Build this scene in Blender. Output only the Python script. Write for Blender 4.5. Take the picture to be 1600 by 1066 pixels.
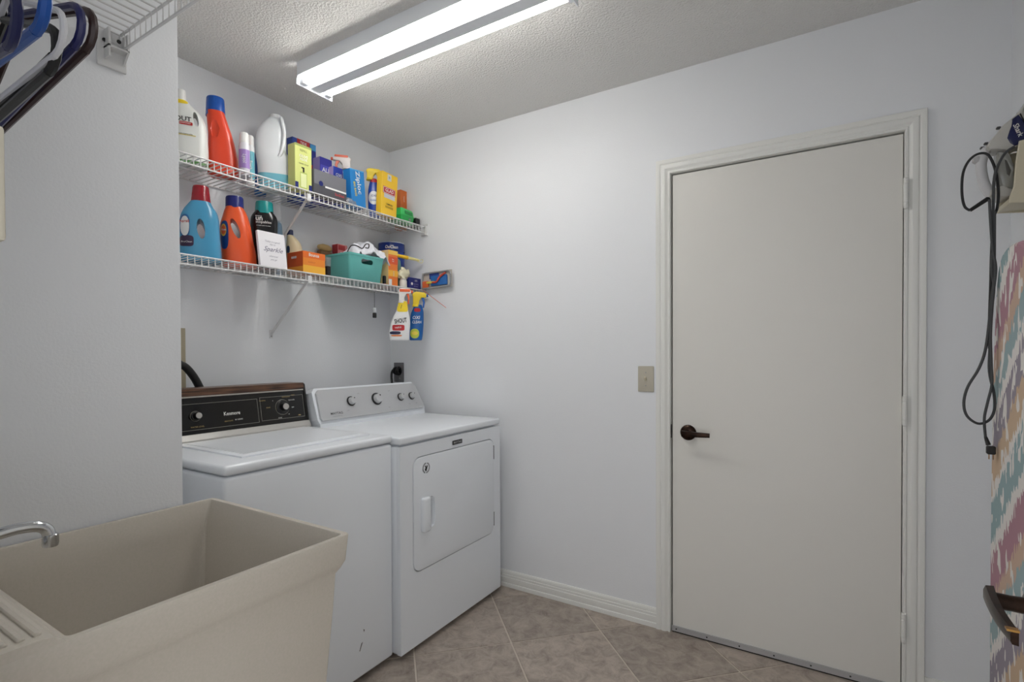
import bpy, bmesh, math, random
from mathutils import Vector, Matrix, noise
random.seed(7)
for o in list(bpy.data.objects): bpy.data.objects.remove(o)
S = bpy.context.scene; COL = S.collection
PI = math.pi

# ------------------------------------------------------------------ camera
CAM = Vector((2.3274, -2.3335, 1.2498)); YAW, PITCH, ROLL, FPX, SHY = .5528, -.0122, -.0039, 806.68, 29.15
fw = Vector((-math.sin(YAW), math.cos(YAW), 0)); rt = Vector((math.cos(YAW), math.sin(YAW), 0)); up = Vector((0, 0, 1))
fw, up = fw*math.cos(PITCH)+up*math.sin(PITCH), up*math.cos(PITCH)-fw*math.sin(PITCH)
rt, up = rt*math.cos(ROLL)+up*math.sin(ROLL), up*math.cos(ROLL)-rt*math.sin(ROLL)
cd = bpy.data.cameras.new('camera'); cam = bpy.data.objects.new('camera', cd); COL.objects.link(cam)
cam.matrix_world = Matrix(((rt.x, up.x, -fw.x, CAM.x), (rt.y, up.y, -fw.y, CAM.y), (rt.z, up.z, -fw.z, CAM.z), (0, 0, 0, 1)))
cd.sensor_width = 36; cd.lens = FPX/1600*36; cd.shift_y = SHY/1600; cd.clip_start = .01
S.camera = cam
# ------------------------------------------------------------------ world and exposure
w = bpy.data.worlds.new('world'); S.world = w; w.use_nodes = True
w.node_tree.nodes['Background'].inputs[0].default_value = (.97, .98, 1, 1)
w.node_tree.nodes['Background'].inputs[1].default_value = 1.3
TUBE = 19.0
S.view_settings.view_transform = 'Standard'; S.view_settings.look = 'None'
S.view_settings.exposure = 0.22; S.view_settings.gamma = 1; S.view_settings.use_curve_mapping = False

def ray(u, v): return fw+rt*((u-800)/FPX)+up*((533+SHY-v)/FPX)
def at(u, v, ax, val):
    i = 'xyz'.index(ax); r = ray(u, v); return CAM+r*((val-CAM[i])/r[i])
def pj(P):
    v = Vector(P)-CAM; Z = v.dot(fw); return 800+FPX*v.dot(rt)/Z, 533+SHY-FPX*v.dot(up)/Z

# ------------------------------------------------------------------ materials
def lin(c): return tuple(((x/255)/12.92 if x/255 <= .04045 else ((x/255+.055)/1.055)**2.4) for x in c)+(1,)
MATS = {}
def mat(name, rgb, rough=.5, metal=0, bump=None, var=None, trans=0, emit=None, coat=0, spec=.5):
    if name in MATS: return MATS[name]
    m = bpy.data.materials.new(name); m.use_nodes = True; MATS[name] = m
    nt = m.node_tree; b = nt.nodes['Principled BSDF']
    b.inputs['Base Color'].default_value = lin(rgb); b.inputs['Roughness'].default_value = rough
    b.inputs['Metallic'].default_value = metal; b.inputs['Transmission Weight'].default_value = trans
    b.inputs['Coat Weight'].default_value = coat; b.inputs['Specular IOR Level'].default_value = spec
    if emit: b.inputs['Emission Color'].default_value = lin(rgb); b.inputs['Emission Strength'].default_value = emit
    if bump or var:
        tc = nt.nodes.new('ShaderNodeTexCoord')
    if bump:
        n = nt.nodes.new('ShaderNodeTexNoise'); n.inputs['Scale'].default_value = bump[0]; n.inputs['Detail'].default_value = 4
        bp = nt.nodes.new('ShaderNodeBump'); bp.inputs['Strength'].default_value = bump[1]; bp.inputs['Distance'].default_value = bump[2] if len(bump) > 2 else .002
        nt.links.new(tc.outputs['Object'], n.inputs['Vector']); nt.links.new(n.outputs[0], bp.inputs['Height']); nt.links.new(bp.outputs[0], b.inputs['Normal'])
    if var:   # (scale, second colour)
        n = nt.nodes.new('ShaderNodeTexNoise'); n.inputs['Scale'].default_value = var[0]; n.inputs['Detail'].default_value = 6
        r = nt.nodes.new('ShaderNodeValToRGB'); r.color_ramp.elements[0].position = .35; r.color_ramp.elements[1].position = .68
        r.color_ramp.elements[0].color = lin(rgb); r.color_ramp.elements[1].color = lin(var[1])
        nt.links.new(tc.outputs['Object'], n.inputs['Vector']); nt.links.new(n.outputs[0], r.inputs[0]); nt.links.new(r.outputs[0], b.inputs['Base Color'])
    return m
def P(rgb, rough=.35, **k): return mat('plastic_%d_%d_%d_%d' % (*rgb, int(rough*100)), rgb, rough, **k)
def CARD(rgb): return mat('card_%d_%d_%d' % rgb, rgb, .45, bump=(300, .05))

m_wall = mat('wall_paint', (236, 238, 241), .6, bump=(160, .25, .002))
m_ceil = mat('ceiling_texture', (230, 229, 226), .9, bump=(115, 1.0, .008))
m_trim = mat('trim_paint', (236, 236, 232), .35, bump=(40, .05))
m_door = mat('door_paint', (230, 228, 222), .45, bump=(130, .12, .001))
m_white = mat('white_enamel', (240, 244, 249), .25, bump=(350, .05, .0005))
m_wire = mat('white_vinyl_wire', (222, 222, 222), .35)
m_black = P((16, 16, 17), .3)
m_chrome = mat('chrome', (205, 207, 210), .12, 1)
m_alu = mat('aluminium', (170, 170, 172), .35, 1)
m_bronze = mat('aged_bronze', (58, 40, 30), .3, .8, var=(60, (30, 20, 16)))
m_brass = mat('brass_edge', (170, 128, 70), .3, .9)
m_ivory = P((205, 196, 172), .4)
m_ivory2 = P((190, 184, 168), .4)
m_grout = mat('grout', (206, 196, 184), .9, bump=(300, .3))
m_sink = mat('sink_composite', (202, 194, 183), .4, bump=(260, .12, .0008), var=(220, (196, 190, 177)))
m_tube = mat('fluorescent_tube', (255, 252, 246), .4, emit=TUBE)

# tile material: mottled stone
m_tile = bpy.data.materials.new('stone_tile'); m_tile.use_nodes = True
nt = m_tile.node_tree; b = nt.nodes['Principled BSDF']; b.inputs['Roughness'].default_value = .45
g = nt.nodes.new('ShaderNodeNewGeometry'); n1 = nt.nodes.new('ShaderNodeTexNoise'); n1.inputs['Scale'].default_value = 15; n1.inputs['Detail'].default_value = 12; n1.inputs['Roughness'].default_value = .76; n1.inputs['Distortion'].default_value = .6
r1 = nt.nodes.new('ShaderNodeValToRGB'); e = r1.color_ramp.elements
e[0].position = .30; e[0].color = lin((128, 116, 106)); e[1].position = .72; e[1].color = lin((198, 186, 174))
x = e.new(.5); x.color = lin((170, 158, 147))
oi = nt.nodes.new('ShaderNodeObjectInfo'); hs = nt.nodes.new('ShaderNodeHueSaturation'); mr = nt.nodes.new('ShaderNodeMapRange'); mr.inputs[3].default_value = .86; mr.inputs[4].default_value = 1.12
va = nt.nodes.new('ShaderNodeVectorMath'); va.operation = 'MULTIPLY_ADD'; cb = nt.nodes.new('ShaderNodeCombineXYZ'); mm = nt.nodes.new('ShaderNodeMath'); mm.operation = 'MULTIPLY'; mm.inputs[1].default_value = 30
nt.links.new(oi.outputs['Random'], mm.inputs[0]); nt.links.new(mm.outputs[0], cb.inputs[2]); va.inputs[1].default_value = (1, 1, 1)
nt.links.new(g.outputs['Position'], va.inputs[0]); nt.links.new(cb.outputs[0], va.inputs[2]); nt.links.new(va.outputs[0], n1.inputs['Vector'])
nt.links.new(n1.outputs[0], r1.inputs[0]); nt.links.new(r1.outputs[0], hs.inputs['Color']); nt.links.new(oi.outputs['Random'], mr.inputs[0]); nt.links.new(mr.outputs[0], hs.inputs['Value']); nt.links.new(hs.outputs[0], b.inputs['Base Color'])
bp = nt.nodes.new('ShaderNodeBump'); bp.inputs['Strength'].default_value = .25; bp.inputs['Distance'].default_value = .003; nt.links.new(n1.outputs[0], bp.inputs['Height']); nt.links.new(bp.outputs[0], b.inputs['Normal'])

# wood-grain strip
m_wood = bpy.data.materials.new('wood_grain'); m_wood.use_nodes = True; nt = m_wood.node_tree; b = nt.nodes['Principled BSDF']; b.inputs['Roughness'].default_value = .35
tc = nt.nodes.new('ShaderNodeTexCoord'); mp = nt.nodes.new('ShaderNodeMapping'); mp.inputs['Scale'].default_value = (60, 3, 60); n1 = nt.nodes.new('ShaderNodeTexNoise'); n1.inputs['Scale'].default_value = 2.5; n1.inputs['Detail'].default_value = 5
r1 = nt.nodes.new('ShaderNodeValToRGB'); r1.color_ramp.elements[0].position = .35; r1.color_ramp.elements[0].color = lin((46, 28, 20)); r1.color_ramp.elements[1].position = .65; r1.color_ramp.elements[1].color = lin((112, 78, 58))
nt.links.new(tc.outputs['Object'], mp.inputs[0]); nt.links.new(mp.outputs[0], n1.inputs['Vector']); nt.links.new(n1.outputs[0], r1.inputs[0]); nt.links.new(r1.outputs[0], b.inputs['Base Color'])

# ikat print of the ironing board cover
m_ikat = bpy.data.materials.new('ikat_print_cotton'); m_ikat.use_nodes = True; nt = m_ikat.node_tree; b = nt.nodes['Principled BSDF']; b.inputs['Roughness'].default_value = .85
tc = nt.nodes.new('ShaderNodeTexCoord'); sx = nt.nodes.new('ShaderNodeSeparateXYZ'); nt.links.new(tc.outputs['Object'], sx.inputs[0])
zz = nt.nodes.new('ShaderNodeTexNoise'); zz.inputs['Scale'].default_value = 1.0; zz.inputs['Detail'].default_value = 0
mpz = nt.nodes.new('ShaderNodeMapping'); mpz.inputs['Scale'].default_value = (0, 90, 22); mpz.inputs['Rotation'].default_value = (.5, 0, 0); nt.links.new(tc.outputs['Object'], mpz.inputs[0]); nt.links.new(mpz.outputs[0], zz.inputs['Vector'])
def math_node(op, a, bb):
    n = nt.nodes.new('ShaderNodeMath'); n.operation = op
    for i, q in enumerate((a, bb)):
        if isinstance(q, (int, float)): n.inputs[i].default_value = q
        else: nt.links.new(q, n.inputs[i])
    return n.outputs[0]
jag = math_node('MULTIPLY', math_node('SUBTRACT', zz.outputs[0], .5), .075)
diag = math_node('ADD', math_node('ADD', math_node('MULTIPLY', sx.outputs[1], .95), sx.outputs[2]), jag)    # diagonal band coordinate
f1 = math_node('FRACT', math_node('MULTIPLY', diag, 1.45), 0)
rc = nt.nodes.new('ShaderNodeValToRGB'); rc.color_ramp.interpolation = 'CONSTANT'; els = rc.color_ramp.elements
seq = [(0, (176, 134, 146)), (.16, (232, 228, 224)), (.23, (150, 174, 178)), (.40, (232, 228, 224)), (.45, (206, 180, 152)), (.58, (154, 146, 158)), (.72, (232, 228, 224)), (.78, (156, 178, 182)), (.90, (204, 176, 156))]
els[0].position = 0; els[0].color = lin(seq[0][1]); els[1].position = seq[1][0]; els[1].color = lin(seq[1][1])
for p_, c_ in seq[2:]: q = els.new(p_); q.color = lin(c_)
nt.links.new(f1, rc.inputs[0])
bl = nt.nodes.new('ShaderNodeTexNoise'); bl.inputs['Scale'].default_value = 1; bl.inputs['Detail'].default_value = 1
mpb = nt.nodes.new('ShaderNodeMapping'); mpb.inputs['Scale'].default_value = (0, 34, 13); mpb.inputs['Rotation'].default_value = (.75, 0, 0); nt.links.new(tc.outputs['Object'], mpb.inputs[0]); nt.links.new(mpb.outputs[0], bl.inputs['Vector'])
th = math_node('GREATER_THAN', math_node('ADD', bl.outputs[0], math_node('MULTIPLY', jag, .8)), .60)
mx = nt.nodes.new('ShaderNodeMix'); mx.data_type = 'RGBA'; nt.links.new(th, mx.inputs[0]); nt.links.new(rc.outputs[0], mx.inputs[6]); mx.inputs[7].default_value = lin((232, 228, 224)); nt.links.new(mx.outputs[2], b.inputs['Base Color'])

# ------------------------------------------------------------------ mesh helpers
class M:
    def __init__(s): s.v = []; s.f = []
    def add(s, vs, fs):
        n = len(s.v); s.v += [tuple(p) for p in vs]; s.f += [[i+n for i in q] for q in fs]; return s
    def box(s, x0, x1, y0, y1, z0, z1):
        return s.add([(x, y, z) for x in (x0, x1) for y in (y0, y1) for z in (z0, z1)],
                     [(0, 1, 3, 2), (4, 6, 7, 5), (0, 4, 5, 1), (2, 3, 7, 6), (0, 2, 6, 4), (1, 5, 7, 3)])
    def bbox(s, x0, x1, y0, y1, z0, z1, bev=.003, seg=2):
        bm = bmesh.new(); bmesh.ops.create_cube(bm, size=1)
        for v in bm.verts: v.co = Vector(((x0+x1)/2+v.co.x*(x1-x0), (y0+y1)/2+v.co.y*(y1-y0), (z0+z1)/2+v.co.z*(z1-z0)))
        bmesh.ops.bevel(bm, geom=bm.edges[:], offset=bev, segments=seg, profile=.5, affect='EDGES')
        return s.bm(bm)
    def bm(s, bm):
        bm.verts.index_update(); s.add([v.co for v in bm.verts], [[v.index for v in f.verts] for f in bm.faces]); bm.free(); return s
    def loft(s, rings, cap=True, closed=True):
        n = len(rings[0]); vs = [p for r in rings for p in r]; fs = []
        for i in range(len(rings)-1):
            for j in range(n if closed else n-1):
                k = (j+1) % n; fs.append((i*n+j, i*n+k, (i+1)*n+k, (i+1)*n+j))
        if cap: fs += [list(range(n))[::-1], [len(vs)-n+j for j in range(n)]]
        return s.add(vs, fs)
    def lathe(s, prof, c=(0, 0, 0), seg=20, sy=1, axis='z'):
        rings = []
        for r, z in prof:
            ring = []
            for j in range(seg):
                a = 2*PI*j/seg; p = (r*math.cos(a), r*sy*math.sin(a), z)
                if axis == 'y': p = (p[0], p[2], p[1])
                if axis == 'x': p = (p[2], p[0], p[1])
                ring.append((p[0]+c[0], p[1]+c[1], p[2]+c[2]))
            rings.append(ring)
        return s.loft(rings)
    def tube(s, pts, r, seg=8, smooth=0):
        pts = [Vector(p) for p in pts]
        if smooth:
            q = []
            for i in range(len(pts)-1):
                p0, p1, p2, p3 = pts[max(i-1, 0)], pts[i], pts[i+1], pts[min(i+2, len(pts)-1)]
                for k in range(smooth):
                    t = k/smooth; q.append(.5*((2*p1)+(-p0+p2)*t+(2*p0-5*p1+4*p2-p3)*t*t+(-p0+3*p1-3*p2+p3)*t**3))
            pts = q+[pts[-1]]
        rr = r if isinstance(r, (list, tuple)) else None
        rings = []; nrm = None
        for i, p in enumerate(pts):
            t = (pts[min(i+1, len(pts)-1)]-pts[max(i-1, 0)]).normalized()
            if nrm is None: nrm = t.orthogonal().normalized()
            nrm = (nrm-t*nrm.dot(t)).normalized(); bn = t.cross(nrm)
            R = r if rr is None else rr[0]+(rr[1]-rr[0])*i/(len(pts)-1)
            rings.append([p+(nrm*math.cos(2*PI*j/seg)+bn*math.sin(2*PI*j/seg))*R for j in range(seg)])
        return s.loft(rings)
    def prism(s, pts, a0, a1, axis='y', bev=0, seg=2):   # polygon in the plane across `axis`
        bm = bmesh.new()
        mk = {'y': lambda p, a: (p[0], a, p[1]), 'x': lambda p, a: (a, p[0], p[1]), 'z': lambda p, a: (p[0], p[1], a)}[axis]
        lo = [bm.verts.new(mk(p, a0)) for p in pts]; hi = [bm.verts.new(mk(p, a1)) for p in pts]
        n = len(pts); bm.faces.new(lo[::-1]); bm.faces.new(hi)
        for i in range(n): bm.faces.new((lo[i], lo[(i+1) % n], hi[(i+1) % n], hi[i]))
        bmesh.ops.recalc_face_normals(bm, faces=bm.faces[:])
        if bev:
            ed = [e for e in bm.edges if len(e.link_faces) == 2 and any(len(f.verts) == n and n != 4 or f in () for f in e.link_faces)] or bm.edges[:]
            bmesh.ops.bevel(bm, geom=ed, offset=bev, segments=seg, profile=.5, affect='EDGES')
        return s.bm(bm)
    def build(s, name, m, parent=None, angle=.7):
        me = bpy.data.meshes.new(name); me.from_pydata(s.v, [], s.f)
        bm = bmesh.new(); bm.from_mesh(me); bmesh.ops.recalc_face_normals(bm, faces=bm.faces[:]); bm.to_mesh(me); bm.free()
        return obj(name, me, m, parent, angle)
def obj(name, me, m, parent=None, angle=.7):
    if angle:
        me.polygons.foreach_set('use_smooth', [True]*len(me.polygons)); me.set_sharp_from_angle(angle=angle)
    o = bpy.data.objects.new(name, me)
    if m and not me.materials: me.materials.append(m)
    COL.objects.link(o); o.parent = parent; return o
def tag(o, label, cat, group=None):
    o['label'] = label; o['category'] = cat
    if group: o['group'] = group
    return o
def thing(name, label, cat, loc=(0, 0, 0), rotz=0, group=None, rot=None):
    o = bpy.data.objects.new(name, None); o.empty_display_size = .05; COL.objects.link(o)
    o.location = loc; o.rotation_euler = rot or (0, 0, rotz); return tag(o, label, cat, group)
def struct(o): o['kind'] = 'structure'; return o
def boolean(o, cutter):
    md = o.modifiers.new('cut', 'BOOLEAN'); md.object = cutter; md.solver = 'EXACT'; md.operation = 'DIFFERENCE'
    bpy.context.view_layer.update()
    me = bpy.data.meshes.new_from_object(o.evaluated_get(bpy.context.evaluated_depsgraph_get()))
    o.modifiers.clear(); o.data = me; bpy.data.objects.remove(cutter)
    me.polygons.foreach_set('use_smooth', [True]*len(me.polygons)); me.set_sharp_from_angle(angle=.7)
def text(s, size, bold=0, shear=0, width=None, align='CENTER'):
    c = bpy.data.curves.new('t', 'FONT'); c.body = s; c.size = size; c.offset = bold*size*.5; c.shear = shear; c.align_x = align; c.align_y = 'CENTER'; c.resolution_u = 2
    o = bpy.data.objects.new('t', c); COL.objects.link(o); bpy.context.view_layer.update()
    me = bpy.data.meshes.new_from_object(o.evaluated_get(bpy.context.evaluated_depsgraph_get()))
    bpy.data.objects.remove(o); bpy.data.curves.remove(c)
    vs = [(v.co.x, v.co.y) for v in me.vertices]; fs = [list(p.vertices) for p in me.polygons]; bpy.data.meshes.remove(me)
    if width and vs:
        xs = [p[0] for p in vs]; k = width/(max(xs)-min(xs)); vs = [(x*k, y) for x, y in vs]
    return vs, fs
def lettering(parent, m, s, size, fn, name='lettering', rot=0, **k):   # fn maps the flat text (x right, y up) to a point
    vs, fs = text(s, size, **k); c, sn = math.cos(rot), math.sin(rot)
    return M().add([fn(x*c-y*sn, x*sn+y*c) for x, y in vs], fs).build(name, m, parent, 0)
def rrect(x0, x1, z0, z1, r, seg=5):
    pts = []
    for cx, cz, a in ((x1-r, z1-r, 0), (x0+r, z1-r, PI/2), (x0+r, z0+r, PI), (x1-r, z0+r, 1.5*PI)):
        for i in range(seg+1): t = a+PI/2*i/seg; pts.append((cx+r*math.cos(t), cz+r*math.sin(t)))
    return pts
def ring_panel(mm, outer, inner, a0, a1, axis):   # flat plate with a rounded hole
    mk = {'y': lambda p, a: (p[0], a, p[1]), 'x': lambda p, a: (a, p[0], p[1])}[axis]
    x0, x1, z0, z1 = outer; cx, cz = (x0+x1)/2, (z0+z1)/2; op = []
    for p in inner:
        dx, dz = p[0]-cx, p[1]-cz; t = min((x1-cx)/abs(dx) if dx else 9e9, (z1-cz)/abs(dz) if dz else 9e9); op.append([cx+dx*t, cz+dz*t])
    for c in ((x0, z0), (x0, z1), (x1, z0), (x1, z1)):
        i = min(range(len(op)), key=lambda i: (op[i][0]-c[0])**2+(op[i][1]-c[1])**2); op[i] = list(c)
    rings = [[mk(p, a1) for p in op], [mk(p, a0) for p in op], [mk(p, a0) for p in inner], [mk(p, a1) for p in inner], [mk(p, a1) for p in op]]
    return mm.loft(rings, cap=False)

# ================================================================== THE ROOM
H = 2.495; XR = 2.835; YL = -2.173; XP = .888; YP = -1.64; XO0 = 1.645; XO1 = 2.60
D0, D1, DT = 1.7254, 2.5484, 2.04
fl = struct(M().box(-.1, 3.0, -2.35, .2, -.08, -.003).build('floor', m_grout, None, 0))
pitch = .412; org = Vector((1.157, -.451)); e1 = Vector((1, 1)).normalized(); e2 = Vector((-1, 1)).normalized(); half = (pitch-.007)/2
tm = M().prism([(half*(a*e1.x+b_*e2.x), half*(a*e1.y+b_*e2.y)) for a, b_ in ((-1, -1), (1, -1), (1, 1), (-1, 1))], -.010, 0, 'z', .0012, 1)
tile0 = None
for i in range(-6, 8):
    for j in range(-8, 8):
        c = org+e1*pitch*(i+.5)+e2*pitch*(j+.5)
        if not (-.2 < c.x < 3.0 and -2.45 < c.y < .25): continue
        if tile0 is None: o = tile0 = tm.build('tile', m_tile, fl, .3)
        else: o = tile0.copy(); COL.objects.link(o); o.parent = fl
        o.location = (c.x, c.y, 0)
struct(M().box(-.1, 3.0, -2.35, .2, H, H+.1).build('ceiling', m_ceil, None, 0))
struct(M().box(-.12, 0, -2.35, .12, 0, H).build('wall_back', m_wall, None, 0))
struct(M().box(0, D0-.02, 0, .12, 0, H).box(D1+.02, XR, 0, .12, 0, H).box(D0-.02, D1+.02, 0, .12, DT+.02, H).build('wall_front', m_wall, None, 0))
struct(M().box(XR, XR+.12, -2.35, .12, 0, H).build('wall_right', m_wall, None, 0))
struct(M().bbox(.0005, XP, YL-.1, YP, 0, H, .004).build('wall_partition', m_wall, None, .5))
struct(M().box(XP, XO0, YL-.1, YL, 0, H).box(XO1, XR, YL-.1, YL, 0, H).box(XO0, XO1, YL-.1, YL, 2.09, H).build('wall_left', m_wall, None, 0))
# door jamb, stops and hall side of the frame
struct(M().box(D0-.02, D0-.003, .0, .12, 0, DT+.02).box(D1+.003, D1+.02, 0, .12, 0, DT+.02).box(D0-.003, D1+.003, 0, .12, DT+.003, DT+.02)
       .box(D0-.003, D0+.012, .04, .075, 0, DT).box(D1-.012, D1+.003, .04, .075, 0, DT).box(D0, D1, .04, .075, DT-.012, DT+.003).box(D0-.02, D1+.02, .118, .122, 0, DT).build('trim_1', m_trim, None, 0))
def casing(name, x0, x1, zt, y, prof, m):
    rings = []
    for o_, d_ in prof: rings.append((o_, d_))
    cols = []
    for (fx, fz) in ((lambda o: x0-o, lambda o: 0), (lambda o: x0-o, lambda o: zt+o), (lambda o: x1+o, lambda o: zt+o), (lambda o: x1+o, lambda o: 0)):
        cols.append([(fx(o_), y-d_, fz(o_)) for o_, d_ in prof])
    return M().loft(cols).build(name, m, None, .35)
prof = [(.004, .0), (.004, .011), (.006, .014), (.012, .014), (.015, .010), (.020, .012), (.026, .016), (.034, .0175), (.042, .0165), (.046, .0125), (.050, .0155), (.058, .0175), (.0655, .0175), (.067, .015), (.067, 0)]
struct(casing('trim_2', D0, D1, DT, 0, prof, m_trim))
def baseboard(name, p0, p1, nrm):
    pr = [(0, 0), (.013, 0), (.014, .012), (.013, .020), (.0095, .022), (.0105, .026), (.011, .050), (.0085, .053), (.0095, .056), (.0095, .064), (.007, .067), (.0085, .070), (.0075, .080), (.004, .087), (0, .088)]
    return struct(M().loft([[(p[0]+nrm[0]*d_, p[1]+nrm[1]*d_, z_) for d_, z_ in pr] for p in (p0, p1)]).build(name, m_trim, None, .3))
baseboard('baseboard_front', (.0, 0), (D0-.067, 0), (0, -1))
baseboard('baseboard_corner', (D1+.067, 0), (XR, 0), (0, -1))
baseboard('baseboard_right', (XR, -.013), (XR, YL), (-1, 0))
baseboard('baseboard_back', (0, -.013), (0, YP), (1, 0))

# main door
door = struct(M().bbox(D0+.003, D1, .0, .036, .022, DT-.004, .0015, 1).build('door_1', m_door, None, .5))
sw = M().box(D0+.001, D1-.001, -.004, .0, .006, .030).box(D0+.001, D1-.001, -.007, -.004, .026, .031).build('door_sweep', mat('satin_aluminium', (188, 188, 190), .4, .35), door, 0)
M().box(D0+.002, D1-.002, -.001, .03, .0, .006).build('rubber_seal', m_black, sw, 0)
for i in range(7): M().lathe([(0, -.0052), (.0032, -.005), (.0032, -.0035)], (D0+.02+i*.13, 0, .017), 8, axis='y').build('screw', m_black, sw)
for z in (1.817, 1.038, .253):
    hg = M().box(D1+.001, D1+.0035, -.020, .001, z-.05, z+.05).build('hinge', m_trim, door, 0)
    prf = [(0, -.056), (.004, -.056), (.0075, -.051), (.0075, -.035), (.0068, -.034), (.0068, -.032), (.0078, -.031), (.0078, .03), (.0068, .031), (.0068, .034), (.0078, .035), (.0078, .052), (.004, .055), (0, .056)]
    M().lathe(prf, (D1+.006, -.0200, z), 12).build('hinge_knuckle', m_trim, hg)
def lever_set(parent, c, out, along, lenx, name='lever_handle'):   # c on the slab face, out = outward unit, along = lever direction
    out, along = Vector(out), Vector(along); upv = Vector((0, 0, 1))
    def T(a, b_, z): return Vector(c)+along*a+out*b_+upv*z
    def lat(prof, seg=24): return M().loft([[T(r*math.cos(2*PI*j/seg), h_, r*math.sin(2*PI*j/seg)) for j in range(seg)] for r, h_ in prof])
    ro = lat([(.0, 0), (.034, 0), (.034, .006), (.031, .010), (.020, .013), (.014, .016), (.0, .016)]).build('rose', m_bronze, parent)
    M_ = lat([(.0115, .012), (.0105, .030), (.0115, .050), (.0, .050)], 16); M_.build('neck', m_bronze, ro)
    sec = []
    for k in range(9):
        t = k/8; a = -.018+t*(lenx+.018); hw = .0135-.004*t; th = .0065-.002*t; base = .046+.006*math.sin(t*PI)*.6
        sec.append([T(a, base-th*.2, hw*.55), T(a, base-th*.2, hw), T(a, base+th*1.2, hw*.92), T(a, base+th*1.6, hw*.45), T(a, base+th*1.6, -hw*.45), T(a, base+th*1.2, -hw*.92), T(a, base-th*.2, -hw), T(a, base-th*.2, -hw*.55)])
    return M().loft(sec).build('lever', m_bronze, ro), ro
lever_set(door, (1.797, 0, .899), (0, -1, 0), (1, 0, 0), .098)
M().box(D0-.0035, D0-.001, -.003, .004, .87, .93).build('strike_lip', m_black, door, 0)

# entry door standing open along the right wall (its lever pokes into view)
EX = 2.576
ed = struct(M().bbox(EX, EX+.036, YL+.04, -1.285, .012, 2.045, .0015, 1).build('door_2', m_door, None, .5))
for z in (1.817, 1.038, .253):
    M().lathe([(0, -.05), (.0075, -.05), (.0075, .05), (0, .05)], (EX+.012, YL+.030, z), 10).build('hinge', m_trim, ed)
c = at(1565, 946, 'x', EX-.055)
c2 = Vector((EX, -1.345, .893))
lv, ro = lever_set(ed, c2, (-1, 0, 0), (0, -1, -.06), .103)
# gold worn tip on the near end of that lever
M().box(EX-.0570, EX-.0445, -1.4492, -1.440, .8945, .8972).build('worn_tip', m_brass, ro, 0)

# light switch by the door
def switch(name, label, c, nx, w_=.073, h_=.118, m_=None, th=.006):
    # c centre on wall, nx wall normal
    r = thing(name, label, 'light switch', c, math.atan2(nx[1], nx[0])+PI/2)
    M().bbox(-w_/2, w_/2, -th, 0, -h_/2, h_/2, .0035, 2).build('plate', m_ or m_ivory2, r)
    M().box(-.006, .006, -.0075, -.005, -.013, .013).build('toggle_slot', m_ivory2, r, 0)
    M().add([(-.004, -.006, .002), (.004, -.006, .002), (.004, -.006, -.010), (-.004, -.006, -.010), (-.0035, -.017, .012), (.0035, -.017, .012), (.0035, -.018, .005), (-.0035, -.018, .005)],
            [(0, 1, 2, 3), (4, 5, 6, 7), (0, 1, 5, 4), (1, 2, 6, 5), (2, 3, 7, 6), (3, 0, 4, 7)]).build('toggle', P((214, 206, 182)), r, 0)
    for z in (.03, -.03): M().lathe([(0, -.0075), (.003, -.007), (.003, -.005)], (0, 0, z), 8, axis='y').build('screw', m_alu, r)
    return r
switch('light_switch', 'ivory toggle light switch on the wall beside the closed door', (1.609, 0, 1.130), (0, -1))
switch('light_switch', 'ivory switch plate seen edge-on beneath the coat hangers', (1.6065, YL, 1.417), (0, 1), h_=.112, th=.011)

# ================================================================== CEILING LIGHT
L = thing('ceiling_light', 'white two-tube fluorescent strip light mounted on the ceiling', 'ceiling light', (.387, -.838, H))
LX = 1.225
sec_ = [(-.090, 0), (-.090, -.057), (-.088, -.057), (-.088, -.012), (-.042, -.012), (-.026, -.086), (.026, -.086), (.042, -.012), (.088, -.012), (.088, -.057), (.090, -.057), (.090, 0)]
M().loft([[(x, y, z) for y, z in sec_] for x in (.003, LX-.003)], cap=False).build('housing', m_white, L, .2)
for x0 in (0, LX-.004):
    M().prism([(-.068, 0), (-.092, -.072), (-.092, -.095), (.092, -.095), (.092, -.072), (.068, 0)], x0, x0+.004, 'x').build('end_plate', m_white, L, .2)
for y in (-.061, .061):
    M().lathe([(.019, 0), (.019, LX-.05)], (.025, y, -.066), 16, axis='x').build('fluorescent_tube', m_tube, L)
    for x0 in (.004, LX-.025): M().bbox(x0, x0+.021, y-.016, y+.016, -.088, -.04, .004).build('lamp_holder', m_white, L)

# ================================================================== WIRE SHELVES
def wire_shelf(name, label, origin, rotz, length, depth, skip_end=None):
    # local x along the shelf, local y from the wall (0) to the lip (depth), z deck = 0
    r = thing(name, label, 'shelf', origin, rotz); R = .0022; proto = None
    n = int(length/.0254)
    wm = M().tube([(0, .004, 0), (0, depth, 0), (0, depth+.001, -.036)], R, 5)
    for i in range(n+1):
        if proto is None: o = proto = wm.build('wire', m_wire, r)
        else: o = proto.copy(); COL.objects.link(o); o.parent = r
        o.location = (.004+i*(length-.008)/n, 0, 0)
    for y, z, rr in ((depth+.003, .001, .0034), (depth+.004, -.036, .0034), (.006, -.004, .003), (depth*.5, -.0045, .003)):
        M().tube([(0, y, z), (length, y, z)], rr, 6).build('rail', m_wire, r)
    return r
ZU, ZL, SD = 1.994, 1.620, .292
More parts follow.
